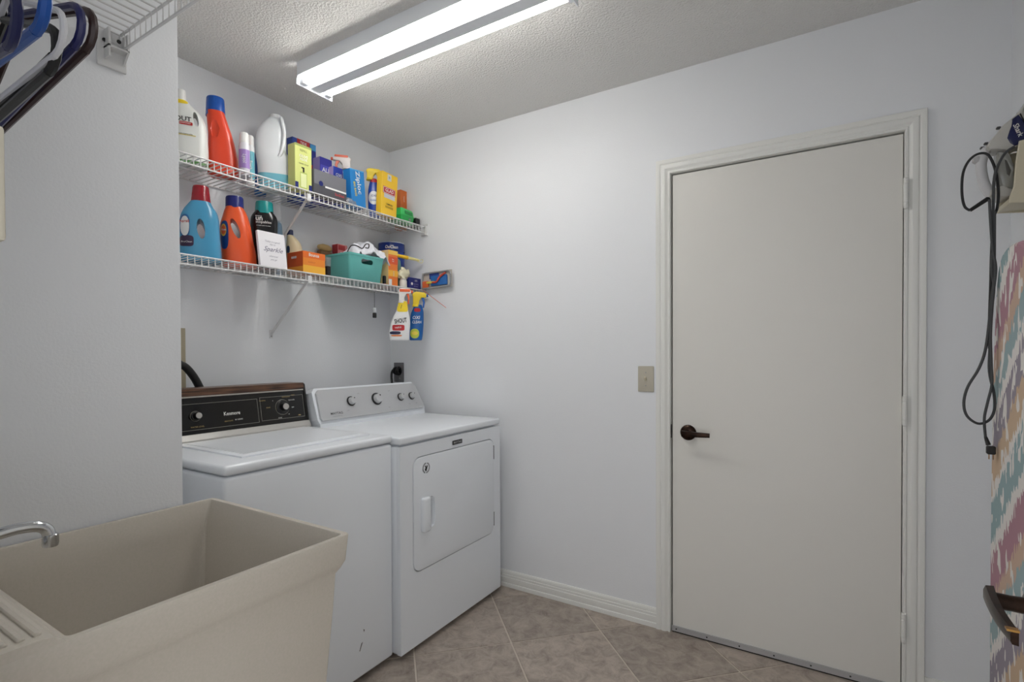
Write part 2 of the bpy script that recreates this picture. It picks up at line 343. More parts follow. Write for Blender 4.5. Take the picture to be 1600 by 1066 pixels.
# along the back wall: local x -> world -y, local y -> world +x
sh_u = wire_shelf('wire_shelf', 'upper white wire shelf crowded with bottles and boxes', (0, -.004, ZU), -PI/2, 1.634, SD)
sh_l = wire_shelf('wire_shelf', 'lower white wire shelf holding a teal basket and jugs', (0, -.004, ZL), -PI/2, 1.634, SD)
sh_h = wire_shelf('wire_shelf', 'white wire shelf above the laundry sink with hangers on it', (XP+.002, YL, 2.006), 0, XO0-XP-.004, YL*-1-1.772)
def brace(parent, x, depth, drop):
    M().prism([(x-.006, -.034), (x+.006, -.034), (x+.006, -.030), (x-.006, -.030)], 0, .001, 'y')
    b_ = M().tube([(x, depth-.004, -.030), (x, .004, -drop)], .0062, 6).build('brace', m_wire, parent)
    M().box(x-.010, x+.010, depth-.012, depth+.008, -.044, -.012).build('brace_clip', m_wire, b_, 0)
    M().box(x-.008, x+.008, .0, .004, -drop-.022, -drop+.018).build('brace_foot', m_wire, b_, 0)
    M().lathe([(0, .007), (.004, .006), (.004, .003)], (x, 0, -drop-.012), 8, axis='y').build('screw', m_alu, b_)
brace(sh_u, .80, SD, .27); brace(sh_l, .80, SD, .27)
for s_ in (sh_u, sh_l):
    e_ = M().box(-.004, .0, SD-.03, SD+.02, -.052, .018).box(-.002, .012, SD-.024, SD+.012, -.048, -.041).box(.0, .010, SD+.008, SD+.016, -.046, .004).build('end_bracket', m_wire, s_, 0)
# end bracket of the sink shelf (on the partition) with its screws
dp = -YL-1.772
eb = M().bbox(-.002, .004, dp-.045, dp+.014, -.086, .002, .0015, 1).box(.004, .030, dp-.032, dp-.028, -.070, -.004).prism([(.004, -.070), (.030, -.045), (.030, -.004), (.004, -.004)], dp+.006, dp+.010, 'y').box(.004, .030, dp-.032, dp+.010, -.0465, -.0425).build('end_bracket', m_wire, sh_h, .3)
for q in ((.031, dp-.012, -.030), (.012, dp-.0335, -.03)): M().lathe([(0, -.002), (.0045, -.001), (.0045, .001), (0, .001)], q, 8, axis='x').build('screw', m_black, eb)

# ================================================================== DRYER
DX, DYR, DYL, DZ = .8544, -.070, -.808, .911
dr = thing('dryer', 'white front-loading clothes dryer with grey control panel', 'dryer', (0, 0, 0))
M().bbox(.165, DX-.018, DYL, DYR, .025, .872, .006).build('body', m_white, dr)
fp = ring_panel(M(), (DYL, DYR, .025, .872), rrect(-.735, -.130, .330, .816, .045, 6), DX-.02, DX, 'x').build('front_panel', m_white, dr, .5)
M().bbox(.165, DX+.001, DYL-.001, DYR+.001, .880, DZ, .009, 3).build('top_panel', m_white, dr)
M().box(.18, DX-.024, DYL+.02, DYR-.02, .870, .882).build('top_seam', m_white, dr, 0)
for x, y in ((.23, DYL+.06), (.23, DYR-.06), (DX-.06, DYL+.05), (DX-.06, DYR-.05)): M().lathe([(0, 0), (.022, 0), (.022, .01), (.01, .012), (.01, .026)], (x, y, 0), 12).build('foot', m_alu, dr)
dd = M().prism(rrect(-.7315, -.1335, .3335, .8125, .042, 6), DX-.012, DX+.004, 'x', .004, 2).build('door', m_white, dr, .5)
cut = M().lathe([(0, -.07), (.02, -.06), (.026, -.03), (.026, .03), (.02, .06), (0, .07)], (DX+.006, -.622, .565), 16).build('cut', m_white, None)
boolean(dd, cut)
M().bbox(DX-.004, DX+.026, -.690, -.642, .492, .640, .012, 3).build('handle', m_white, dd)
for z in (.742, .40): M().box(DX-.006, DX+.0035, -.134, -.130, z-.035, z+.035).build('hinge', m_black, dd, 0)
em = M()
for k in range(22):
    if k in (5, 16): continue
    a = 2*PI*k/22
    em.add([(DX+.0046, -.655+r_*math.cos(a+da), .762+r_*math.sin(a+da)) for r_, da in ((.017, -.09), (.0235, -.09), (.0235, .09), (.017, .09))], [(0, 1, 2, 3)])
em.add([(DX+.0046, -.655+p[0], .762+p[1]) for p in ((-.006, -.013), (.002, -.014), (.006, -.004), (.010, .008), (.004, .012), (.000, .004), (-.004, .012), (-.009, .010), (-.004, .0), (-.009, -.004))], [list(range(10))])
em.build('emblem', m_black, dd, 0)
M().bbox(DX, DX+.003, -.470, -.398, .830, .850, .001, 1).build('badge', m_black, dr)
lettering(dr, P((200, 200, 200)), 'MAYTAG', .014, lambda x, y: (DX+.0035, -.434+x, .840+y), 'badge_lettering', bold=.02, width=.058)
# console
cf = lambda y, s_: (.362-.058*s_, y, .934+.160*s_)     # point on the sloping face, s 0..1
outl = [(-.795, 0), (-.086, 0), (-.078, .12), (-.112, .86), (-.135, 1), (-.785, 1), (-.800, .9), (-.803, .12)]
nn = Vector((.160, 0, .058)).normalized()
cs = M().loft([[Vector((.20, y, .905+.16*s_)) for y, s_ in outl], [Vector(cf(y, s_))-nn*.012 for y, s_ in outl]]).build('console_shell', m_white, dr, .3)
M().box(.20, .352, -.795, -.085, .906, .93).build('console_base', m_white, dr, 0)
m_cons = mat('console_grey', (196, 197, 199), .3, .35)
inn = [(-.785, .07), (-.098, .07), (-.092, .14), (-.121, .84), (-.138, .93), (-.772, .93), (-.786, .84), (-.792, .14)]
face = M().loft([[Vector(cf(y, s_))-nn*.013 for y, s_ in inn], [Vector(cf(y, s_)) for y, s_ in inn]]).build('control_panel', m_cons, dr, .3)
def knob(parent, y, s_, r, m1=None):
    c_ = Vector(cf(y, s_)); ez = Vector((-.058, 0, .160)).normalized(); ey = Vector((0, 1, 0))
    prf = [(r*1.12, 0), (r*1.12, .003), (r, .004), (r*.92, .020), (r*.8, .023), (0, .023)]
    kb = M().loft([[c_+nn*h_+(ey*math.cos(2*PI*j/20)+ez*math.sin(2*PI*j/20))*rr for j in range(20)] for rr, h_ in prf]).build('knob', m_cons, parent)
    M().loft([[c_+nn*h_+(ey*math.cos(2*PI*j/20)+ez*math.sin(2*PI*j/20))*rr for j in range(20)] for rr, h_ in ((r*1.3, .0003), (r*1.26, .005), (r*1.02, .006))], cap=False).build('knob_ring', P((40, 40, 42)), kb)
    p_ = c_+nn*.0235+ez*r*.55+ey*r*.35; M().loft([[p_+(ey*math.cos(2*PI*j/8)+ez*math.sin(2*PI*j/8))*r*.16+nn*h_ for j in range(8)] for h_ in (0, .0006)]).build('pointer_dot', m_black, kb)
def ypan(u, v): return at(u, v, 'x', .335).y
knob(face, ypan(549, 623), .53, .019); knob(face, ypan(589, 619), .52, .025); knob(face, ypan(626, 616), .50, .0165); knob(face, ypan(643, 615), .50, .0165)
def cft(y0, s0): return lambda x, y: tuple(Vector(cf(y0+x, s0+y/.17))+nn*.0006)
lettering(face, P((60, 60, 64)), 'MAYTAG', .016, cft(-.70, .23), bold=.02, width=.07)
lettering(face, P((120, 120, 124)), 'commercial technology', .006, cft(-.70, .15))
for y0, s0 in ((-.63, .27), (-.36, .22), (-.545, .74), (-.335, .74), (-.205, .25), (-.15, .25)): lettering(face, P((120, 120, 124)), 'cycle', .007, cft(y0, s0))

# ================================================================== WASHER
WX, WYR, WYL, WZ = .8214, -.816, -1.499, .922
wa = thing('washing_machine', 'white top-loading washing machine with black and woodgrain console', 'washing machine', (0, 0, 0))
M().bbox(.155, WX, WYL+.002, WYR, .025, .886, .012, 3).build('body', m_white, wa)
M().bbox(.155, WX+.003, WYL, WYR+.001, .891, WZ, .012, 4).build('top_panel', m_white, wa)
M().box(.17, WX-.024, WYL+.025, WYR-.02, .884, .893).build('top_seam', m_white, wa, 0)
for x, y in ((.22, WYL+.07), (.22, WYR-.07), (WX-.06, WYL+.06), (WX-.06, WYR-.045)): M().lathe([(0, 0), (.022, 0), (.022, .01), (.01, .012), (.01, .026)], (x, y, 0), 12).build('foot', m_alu, wa)
ld = M().bbox(.335, WX-.075, WYL+.10, WYR-.050, WZ-.003, WZ+.006, .004, 2).build('lid', m_white, wa)
M().bbox(.36, WX-.10, WYL+.125, WYR-.075, WZ+.005, WZ+.0075, .001, 1).build('lid_panel', m_white, ld)
sc = M().prism([(-.985, .155), (-.978, .158), (-.992, .128), (-.995, .130)], WX, WX+.0004, 'x').prism([(-.975, .205), (-.968, .200), (-.972, .192)], WX, WX+.0004, 'x')
sc.build('scuff_mark', P((90, 90, 90)), wa, 0)
# console: slanted black face, woodgrain cap, pale trims
CYL, CYR = WYL+.004, WYR+.0
wf = lambda y, s_, d_=0: (.300-.030*s_+d_, y, .936+.172*s_)
prf = [(.17, .922), (.300, .922), (.300, .936), (.270, 1.108), (.262, 1.114), (.19, 1.114), (.17, 1.06)]
M().prism(prf, CYL+.004, CYR-.012, 'y').build('console_shell', m_black, wa, .2)
M().prism([(a+.004 if a > .2 else a-.004, b_+.004 if b_ > .95 else b_) for a, b_ in prf], CYR-.012, CYR, 'y', .003, 2).build('end_cap', m_black, wa, .3)
wc = M().prism([(.173, 1.1145), (.274, 1.1145), (.2775, 1.094), (.282, 1.094), (.278, 1.120), (.173, 1.120)], CYL+.004, CYR-.013, 'y').build('wood_cap', m_wood, wa, .2)
M().add([wf(y, s_, d_) for d_ in (.0002, .004) for y in (CYL+.004, CYR-.013) for s_ in (.875, .905)], [(0, 1, 3, 2), (4, 5, 7, 6), (0, 2, 6, 4), (1, 3, 7, 5), (0, 1, 5, 4), (2, 3, 7, 6)]).build('trim_strip', P((205, 200, 190)), wa, 0)
M().prism([(.300, .9225), (.318, .9225), (.3165, .930), (.304, .950), (.2985, .950)], CYL+.004, CYR-.001, 'y').build('base_trim', mat('brushed_trim', (190, 188, 184), .35, .5), wa, .2)
gl = M().add([wf(y, s_, .0008) for y, s_ in ((CYL+.004, .10), (CYR-.014, .10), (CYR-.014, .86), (CYL+.004, .86))], [(0, 1, 2, 3)]).build('control_panel', mat('gloss_black', (12, 11, 12), .12), wa, 0)
def line_rect(y0, y1, s0, s1, t=.0012, name='panel_outline', m=P((150, 148, 140))):
    mm = M(); ts = t/.172
    for a, b_, c_, d_ in ((y0, y1, s0, s0+ts), (y0, y1, s1-ts, s1), (y0, y0+t, s0, s1), (y1-t, y1, s0, s1)):
        mm.add([wf(a, c_, .0014), wf(b_, c_, .0014), wf(b_, d_, .0014), wf(a, d_, .0014)], [(0, 1, 2, 3)])
    return mm.build(name, m, gl, 0)
def wy(u, v): return at(u, v, 'x', .29).y
Y1, Y2, Y3 = wy(404, 640), wy(408, 640), wy(475, 630)
line_rect(CYL+.01, Y1, .17, .74); line_rect(Y2, Y3, .19, .76)
wft = lambda y0, s0: (lambda x, y: wf(y0+x, s0+y/.172, .0016))
m_lit = P((222, 222, 218)); m_gold = P((178, 156, 104))
lettering(gl, m_lit, 'Kenmore', .020, wft(wy(363, 647), .455), bold=.025, width=.066)
lettering(gl, m_gold, 'HEAVY DUTY', .0075, wft(wy(357, 657), .285), width=.034); lettering(gl, m_lit, '80 SERIES', .0075, wft(wy(373, 655), .30), width=.032)
lettering(gl, m_gold, 'WATER LEVEL', .008, wft(wy(308, 672), .235), width=.05)
def wknob(y, s_, r, dialr):
    c_ = Vector(wf(y, s_, .001)); n2 = Vector((.172, 0, .030)).normalized(); ez = Vector((-.030, 0, .172)).normalized(); ey = Vector((0, 1, 0))
    cir = lambda rr, h_: [c_+n2*h_+(ey*math.cos(2*PI*j/24)+ez*math.sin(2*PI*j/24))*rr for j in range(24)]
    k_ = M().loft([cir(dialr, 0), cir(dialr, .006), cir(dialr*.93, .008), cir(r*1.15, .009), cir(r*1.05, .024), cir(r, .026)]).build('knob', m_black, gl)
    M().loft([cir(r*.9, .0255), cir(r*.85, .028), cir(.0, .028)]).build('knob_cap', mat('brushed_trim', (190, 188, 184), .35, .5), k_)
    M().loft([cir(dialr*1.10, .0004), cir(dialr*1.10, .0012), cir(dialr*1.04, .0012)], cap=False).build('dial_ring', P((150, 148, 140)), k_)
wknob(wy(306, 650), .47, .0125, .018); wknob(wy(442, 638), .48, .0155, .031)
for y0, s0, s_, mm_ in ((wy(412, 628), .68, 'NORMAL', m_gold), (wy(420, 641), .50, 'RINSE', m_gold), (wy(449, 622), .73, 'PERMANENT', m_gold), (wy(460, 620), .76, 'PRESS', m_gold), (wy(457, 628), .64, 'DELICATE', m_lit), (wy(458, 639), .45, 'OFF', m_lit), (wy(467, 653), .235, 'SPIN', m_gold), (wy(437, 656), .22, 'SOAK', m_lit), (wy(428, 629), .66, '6', m_lit), (wy(451, 650), .29, '14', m_lit)):
    lettering(gl, mm_, s_, .007, wft(y0, s0))

# drain hose and washer outlet box on the back wall
ob = thing('washer_outlet_box', 'ivory plastic outlet box trim on the wall behind the washing machine', 'outlet box', (0, -1.325, 1.234), PI/2)
ring_panel(M(), (-.124, .122, -.127, .127), rrect(-.098, .096, -.10, .10, .012, 4), -.012, -.0005, 'y').build('frame', P((176, 166, 142)), ob, .5)
M().box(-.098, .096, -.003, -.001, -.10, .10).build('back_plate', P((176, 166, 142)), ob, 0)
hz = [(.075, -1.36, 1.30), (.085, -1.31, 1.292)]+[tuple(at(u, v, 'x', .09)) for u, v in ((277, 566), (290, 574), (302, 588), (311, 604), (317, 620))]+[(.10, -1.19, .95), (.12, -1.2, .90)]
tag(M().tube(hz, .0155, 12, 5).build('drain_hose', mat('black_rubber', (24, 24, 26), .45, bump=(500, .3)), None), 'black ribbed drain hose arching behind the washing machine', 'hose')

# dryer receptacle with plug
c = at(624, 582, 'y', 0)
ou = thing('wall_outlet', 'dark range-style wall outlet above the dryer with black plug', 'outlet', (c.x, 0, c.z), 0)
M().bbox(-.040, .040, -.007, -.0005, -.060, .060, .003).build('cover_plate', mat('steel_plate', (120, 120, 122), .35, .6), ou)
M().lathe([(0, -.010), (.026, -.010), (.028, -.006), (.028, -.002)], (0, 0, .008), 20, axis='y').build('receptacle', m_black, ou)
for x, a in ((-.013, .25), (.012, -.25)): M().tube([(x, -.012, -.01), (x*1.1, -.03, .0), (x*1.1+.004, -.034, .022), (x, -.016, .03)], .008, 8, 4).build('plug', m_black, ou)
M().lathe([(0, -.0085), (.004, -.008), (.004, -.006)], (.01, 0, -.035), 8, axis='y').build('screw', m_alu, ou)
cp = thing('power_cord', 'thick dark cord hanging from the dryer wall outlet', 'cord', (0, 0, 0))
M().tube([(c.x-.018, -.036, c.z+.015), (c.x-.032, -.034, c.z-.01), (c.x-.032, -.03, c.z-.07), (c.x+.0, -.03, c.z-.25), (c.x+.03, -.03, .75)], .007, 8, 4).build('cable', P((50, 50, 52)), cp)

# ================================================================== LAUNDRY SINK
SX0, SX1, SY1, SZ = .895, 1.441, -1.567, .860; SY0 = YL+.004; YD = -2.066
sk = thing('laundry_sink', 'cream moulded laundry tub sink standing against the wall', 'sink', (0, 0, 0))
def rr2(x0, x1, y0, y1, z, r=.012, seg=3): return [(p[0], p[1], z) for p in rrect(x0, x1, y0, y1, r, seg)]
t_ = .011
rings = [rr2(SX0+.03, SX1-.036, SY0+.05, SY1-.045, .44), rr2(SX0+.010, SX1-.020, SY0+.01, SY1-.026, .70), rr2(SX0+.006, SX1-.016, SY0+.002, SY1-.022, .778), rr2(SX0+.004, SX1-.010, SY0, SY1-.013, .789), rr2(SX0+.002, SX1-.004, SY0, SY1-.005, .804), rr2(SX0+.001, SX1-.001, SY0, SY1-.001, .846), rr2(SX0, SX1, SY0, SY1, SZ-.003), rr2(SX0+.001, SX1-.001, SY0+.001, SY1-.001, SZ),
         rr2(SX0+t_, SX1-t_, YD+.012, SY1-t_-.002, SZ, .008), rr2(SX0+t_+.002, SX1-t_-.002, YD+.014, SY1-t_-.004, SZ-.004, .009), rr2(SX0+.020, SX1-.027, YD+.026, SY1-.033, .79, .012), rr2(SX0+.050, SX1-.052, YD+.05, SY1-.060, .49, .03), rr2(SX0+.065, SX1-.065, YD+.07, SY1-.075, .465, .03)]
M().loft(rings).build('basin', m_sink, sk, .5)
dk = M().prism([(SY0+.001, SZ-.004), (YD-.012, SZ-.004), (YD+.010, SZ-.004), (YD+.006, SZ+.002), (YD-.004, SZ+.010), (YD-.016, SZ+.013), (SY0+.001, SZ+.013)], SX0+.0005, SX1-.0005, 'x').build('faucet_deck', m_sink, sk, .4)
for i in range(6): M().bbox(SX1-.20+.0, SX1-.018, -2.172+i*.017, -2.163+i*.017, SZ+.011, SZ+.017, .002, 1).build('soap_ridge', m_sink, dk)
for x in (SX0+.07, SX1-.075):
    for y in (SY0+.07, SY1-.07): M().prism([(x-.015, y-.015), (x+.015, y-.015), (x+.015, y-.010), (x-.010, y-.010), (x-.010, y+.015), (x-.015, y+.015)], 0, .442, 'z').build('leg', m_alu, sk, 0)
M().lathe([(0, .466), (.035, .466), (.04, .469), (.03, .470), (0, .467)], (1.17, -1.80, 0), 16).build('drain', m_chrome, sk)
fa = thing('faucet', 'chrome gooseneck faucet spout reaching over the laundry sink', 'faucet', (0, 0, 0))
tip = at(80, 850, 'x', 1.17); yk = tip.y
q = [tuple(at(u, v, 'x', 1.17)) for u, v in ((-30, 845), (0, 834), (30, 826), (58, 823), (74, 829), (79, 848))]
base_y = -2.135
M().tube([(1.17, base_y, SZ+.03), (1.17, base_y+.005, q[0][2]-.012), (1.17, base_y+.02, q[0][2]-.004)]+q, .0095, 12, 5).build('spout', m_chrome, fa)
M().lathe([(0, 0), (.0105, 0), (.0115, .004), (.0115, .020), (.009, .022)], (1.17, q[-1][1], q[-1][2]-.006), 14).build('aerator', m_chrome, fa)
M().bbox(1.09, 1.25, base_y-.025, base_y+.025, SZ+.013, SZ+.032, .006).build('base_plate', m_chrome, fa)
for x in (1.105, 1.235): M().lathe([(.02, 0), (.016, .02), (.022, .03), (.02, .05), (0, .052)], (x, base_y, SZ+.032), 12).build('tap_handle', m_chrome, fa)

# ================================================================== HANGERS ON THE SINK SHELF
def hanger(label, color, kpx, t, drop, r=.0062, far=None, wide=0, rough=.35):
    K = CAM+ray(*kpx)*t
    E_ = CAM+ray(*far[0])*far[1]
    b_ = (E_-K).normalized(); Lb = .385; upv = (Vector((0, 0, 1))-b_*b_.z).normalized()
    def T(a, h_): return K+b_*a+upv*h_
    hgr = thing('clothes_hanger', label, 'hanger', T(Lb/2, .27), 0, 'clothes hangers on the sink shelf')
    o_ = hgr.location
    path = []
    def arc(cx, cy, rad, a0, a1, n=6): return [(cx+rad*math.cos(math.radians(a0+(a1-a0)*i/n)), cy+rad*math.sin(math.radians(a0+(a1-a0)*i/n))) for i in range(n+1)]
    R_ = .032
    loop = arc(R_, R_, R_, 270, 120)+[(Lb/2, .150)]+arc(Lb-R_, R_, R_, 60, -90)+[(Lb*.75, 0), (Lb*.5, 0), (Lb*.25, 0), (R_, 0)]
    m_ = P(color, rough)
    M().tube([T(a, h_)-o_ for a, h_ in loop], r, 8).build('frame', m_, hgr)
    if wide: M().tube([T(a, h_+.012)-o_ for a, h_ in ((R_*.5, .006), (Lb/2, .002), (Lb-R_*.5, .006))], r*.9, 8).build('bar', m_, hgr)
    hk = [(Lb/2, .150), (Lb/2, .19), (Lb/2, .215)]+[(Lb/2+.022*(1-math.cos(math.radians(a))) , .215+.025*math.sin(math.radians(a))) for a in range(20, 211, 19)]
    M().tube([T(a, h_)-o_ for a, h_ in hk], r*.75, 8).build('hook', m_, hgr)
    return hgr
hanger('dark brown plastic clothes hanger over the sink', (46, 22, 21), (151, 62), .80, 0, .0064, ((0, 205), .93))
hanger('navy blue plastic clothes hanger over the sink', (14, 18, 84), (132, 56), .77, 0, .0060, ((-8, 200), .90))
hanger('white plastic clothes hanger over the sink', (222, 222, 226), (101, 74), .735, 0, .0046, ((-6, 160), .86))
hanger('black plastic clothes hanger with a double bar over the sink', (18, 18, 18), (91, 100), .755, 0, .0068, ((-8, 188), .88), wide=1)
hanger('bright blue plastic clothes hanger over the sink', (16, 76, 158), (72, 36), .64, 0, .0070, ((0, 92), .72))
hanger('dark indigo plastic clothes hanger over the sink', (14, 20, 72), (26, 66), .62, 0, .0060, ((-30, 100), .70))

# ================================================================== IRON, HOLDER, IRONING BOARD
IY = -.30
def ip(X, Y): p = at(1500+X/5.92, 160+Y/5.92, 'y', IY); return (p.x, p.z)
hd = thing('iron_holder', 'beige plastic iron holder fixed to the right wall', 'holder', (XR, IY, 1.74))
def hp(u, v): p = at(u, v, 'y', IY); return (p.x-XR, p.z-1.74)
side = [hp(1582, 232), hp(1577, 262), hp(1574, 300), hp(1567, 318), hp(1567, 326), (-.0, hp(1590, 328)[1]), (-.0, hp(1600, 225)[1])]
for y0 in (-.065, .055): M().prism(side, y0, y0+.010, 'y', .002, 1).build('side_cheek', m_ivory, hd, .4)
M().box(-.006, -.0005, -.055, .055, side[5][1], side[6][1]).build('back_plate', m_ivory, hd, 0)
M().bbox(side[3][0], -.004, -.055, .055, side[4][1], side[3][1], .002).build('tray', m_ivory, hd)
M().box(-.05, -.046, -.054, .054, side[3][1], side[3][1]+.05).build('front_lip', m_ivory, hd, 0)
ir = thing('clothes_iron', 'white and navy steam iron stored upright on the wall holder', 'iron', (0, IY, 0))
m_ig = P((188, 186, 180), .3); m_in = P((22, 28, 74), .2)
def iron_part(name, pts, hw, m, bev=.004, par=ir): return M().prism([ip(*p) for p in pts], -hw, hw, 'y', bev, 2).build(name, m, par, .6)
shell = iron_part('shell', [(560, 60), (590, 62), (640, 330), (600, 420), (520, 430), (440, 480), (330, 470), (255, 470), (225, 445), (255, 385), (330, 300), (365, 250), (440, 190), (515, 125)], .034, m_ig, .008)
iron_part('blue_panel', [(450, 195), (508, 152), (545, 200), (590, 290), (592, 398), (470, 440), (430, 415), (402, 370), (420, 310), (440, 260)], .0365, m_in, .004)
iron_part('soleplate', [(560, 52), (600, 60), (668, 330), (652, 420), (612, 440), (610, 330), (560, 120)], .045, m_chrome, .003)
iron_part('sole_seam', [(515, 150), (525, 146), (600, 290), (592, 296)], .038, m_black, .001)
lettering(ir, m_lit, 'Shark', .018, lambda x, y: (lambda p: (p[0]-.0+x*.3+y*.9, -.0375, p[1]-x*.9+y*.3))(ip(500, 300)), bold=.02)
tank = iron_part('water_tank', [(330, 480), (430, 490), (480, 600), (470, 830), (380, 840), (330, 700)], .030, mat('clear_tank', (214, 214, 208), .12, trans=.6), .008)
iron_part('tank_vent', [(385, 560), (405, 565), (445, 660), (430, 710), (405, 690)], .031, P((90, 88, 84)), .001, tank)
hl = [ip(*p) for p in ((250, 430), (215, 500), (195, 580), (205, 680), (235, 780), (290, 850), (360, 870))]
M().tube([(a, 0, z) for a, z in hl], .0135, 10, 4).build('handle', P((206, 206, 208), .3), ir)
iron_part('handle_grip', [(160, 640), (190, 660), (212, 720), (210, 790), (185, 770), (165, 700)], .010, m_black, .003)
iron_part('heel', [(270, 830), (360, 800), (470, 840), (480, 880), (400, 905), (320, 900), (260, 880)], .040, m_ig, .005)
p_ = ip(155, 535); M().lathe([(0, -.012), (.009, -.010), (.011, 0), (.009, .010), (0, .012)], (p_[0], 0, p_[1]), 14, axis='y').build('steam_dial', P((190, 190, 192), .1), ir)
for X, Y in ((355, 240), (240, 385), (205, 425)):
    p_ = ip(X, Y); M().bbox(p_[0]-.005, p_[0]+.005, -.006, .006, p_[1]-.003, p_[1]+.004, .002, 1).build('button', P((70, 70, 72)), ir)
a, z = ip(268, 885); a2, z2 = ip(92, 1000)
M().tube([(a, 0, z), (a2, 0, z2)], [.0065, .0052], 10).build('strain_relief', m_black, ir)
# iron cord: loop up and over, then a bundled hank hanging down with its plug
cd_ = ir
m_cord = P((62, 64, 66), .5)
def cpx(pts, y=0): return [(lambda p: (p.x, y, p.z))(at(u, v, 'y', IY+y)) for u, v in pts]
M().tube(cpx([(1516, 329), (1507, 322), (1503, 300), (1505, 270), (1515, 250), (1530, 240), (1545, 243), (1556, 268), (1560, 300), (1558, 325), (1552, 345), (1549, 400), (1548, 440), (1546, 500), (1546, 545)], -.052), .0035, 7, 5).build('cord_strand', P((28, 28, 30), .5), cd_)
M().tube(cpx([(1585, 229), (1570, 240), (1558, 262), (1553, 285), (1552, 320), (1552, 380), (1550, 420), (1553, 450), (1549, 490), (1547, 540), (1546, 580), (1553, 615), (1554, 640), (1545, 657), (1528, 662), (1511, 650), (1506, 630), (1512, 605), (1530, 575), (1541, 540), (1549, 470), (1553, 430), (1554, 330)], -.058), .0036, 7, 5).build('cord_strand', m_cord, cd_)
M().tube(cpx([(1546, 312), (1548, 350), (1551, 390), (1556, 420), (1552, 460), (1548, 520), (1549, 570), (1550, 600), (1543, 630), (1538, 655), (1540, 685)], -.064), .0034, 7, 5).build('cord_strand', m_cord, cd_)
pl = M(); (x0, y0, z0), (x1, y1, z1) = cpx([(1540, 683), (1549, 708)], -.064)
pl.tube([(x0, y0, z0), ((x0+x1)/2, y0, (z0+z1)/2)], [.004, .006], 8); pl.bbox(x1-.011, x1+.009, y0-.008, y0+.008, z1-.004, z1+.020, .003, 1)
pgm = pl.build('plug', P((36, 36, 38), .5), cd_)
for dx in (-.006, .003): M().box(x1+dx, x1+dx+.0016, y0-.003, y0+.003, z1-.018, z1-.003).build('prong', m_brass, pgm, 0)

BX, BYC, BTOP = 2.733, -.478, 1.535
ib = thing('ironing_board', 'ironing board in a pastel ikat cover hung on the right wall', 'ironing board', (BX, BYC, 0))
prof_b = [(1.535, .012), (1.532, .05), (1.524, .082), (1.508, .108), (1.48, .128), (1.44, .142), (1.38, .153), (1.25, .168), (1.05, .181), (.8, .188), (.5, .190), (.18, .190), (.165, .184), (.16, .17)]
loopb = [(-hw, z_) for z_, hw in prof_b]+[(hw, z_) for z_, hw in prof_b[::-1]]
bm = M(); cx_ = 0
def inset(k): return [(y*(1-k*.5), (z_-.85)*(1-k*.14)+.85) for y, z_ in loopb]
bm.loft([[(dx, y, z_) for y, z_ in inset(k)] for dx, k in ((.034, .10), (.030, 0), (.010, 0), (.003, .03), (0, .075))])
bm.build('cover', m_ikat, ib, .5)
for s_ in (-.06, .06): M().tube([(.050, s_, 1.20), (.050, s_*1.6, .20)], .011, 10).build('leg', P((200, 200, 198)), ib)
for z_ in (.20, 1.2): M().tube([(.050, -.12, z_), (.050, .12, z_)], .010, 10).build('leg_bar', P((200, 200, 198)), ib)
hkp = at(1597, 349, 'y', -.42)
hk = thing('wall_hook', 'small dark knob hook on the right wall under the iron holder', 'hook', (XR, -.42, hkp.z))
M().lathe([(0, 0), (.016, 0), (.016, -.004), (.006, -.006), (.006, -.030), (.010, -.034), (0, -.040)], (0, 0, 0), 14, axis='x').build('knob', P((52, 30, 26), .3), hk)
M().tube([(-.02, 0, -.004), (-.045, 0, -.03), (-.06, 0, -.07)], .004, 8).build('hanger_strap', P((206, 204, 200)), hk)

# ================================================================== GOODS ON THE SHELVES
ZU += .0024; ZL += .0024      # goods stand on top of the deck wires
def cat_interp(keys, z):      # keys: sorted (z, a, b, c...)
    if z <= keys[0][0]: return keys[0][1:]
    for i in range(len(keys)-1):
        if z <= keys[i+1][0]:
            k0, k1, k2, k3 = keys[max(i-1, 0)], keys[i], keys[i+1], keys[min(i+2, len(keys)-1)]
            t = (z-k1[0])/(k2[0]-k1[0]); out = []
            for j in range(1, len(k1)):
                m1 = (k2[j]-k0[j])/(k2[0]-k0[0])*(k2[0]-k1[0]) if k2[0] > k0[0] else 0
                m2 = (k3[j]-k1[j])/(k3[0]-k1[0])*(k2[0]-k1[0]) if k3[0] > k1[0] else 0
                lo, hi = min(k1[j], k2[j]), max(k1[j], k2[j])
                v = (2*t**3-3*t*t+1)*k1[j]+(t**3-2*t*t+t)*m1+(-2*t**3+3*t*t)*k2[j]+(t**3-t*t)*m2
                out.append(min(max(v, lo-.1*(hi-lo)), hi+.1*(hi-lo)))
            return out
    return keys[-1][1:]
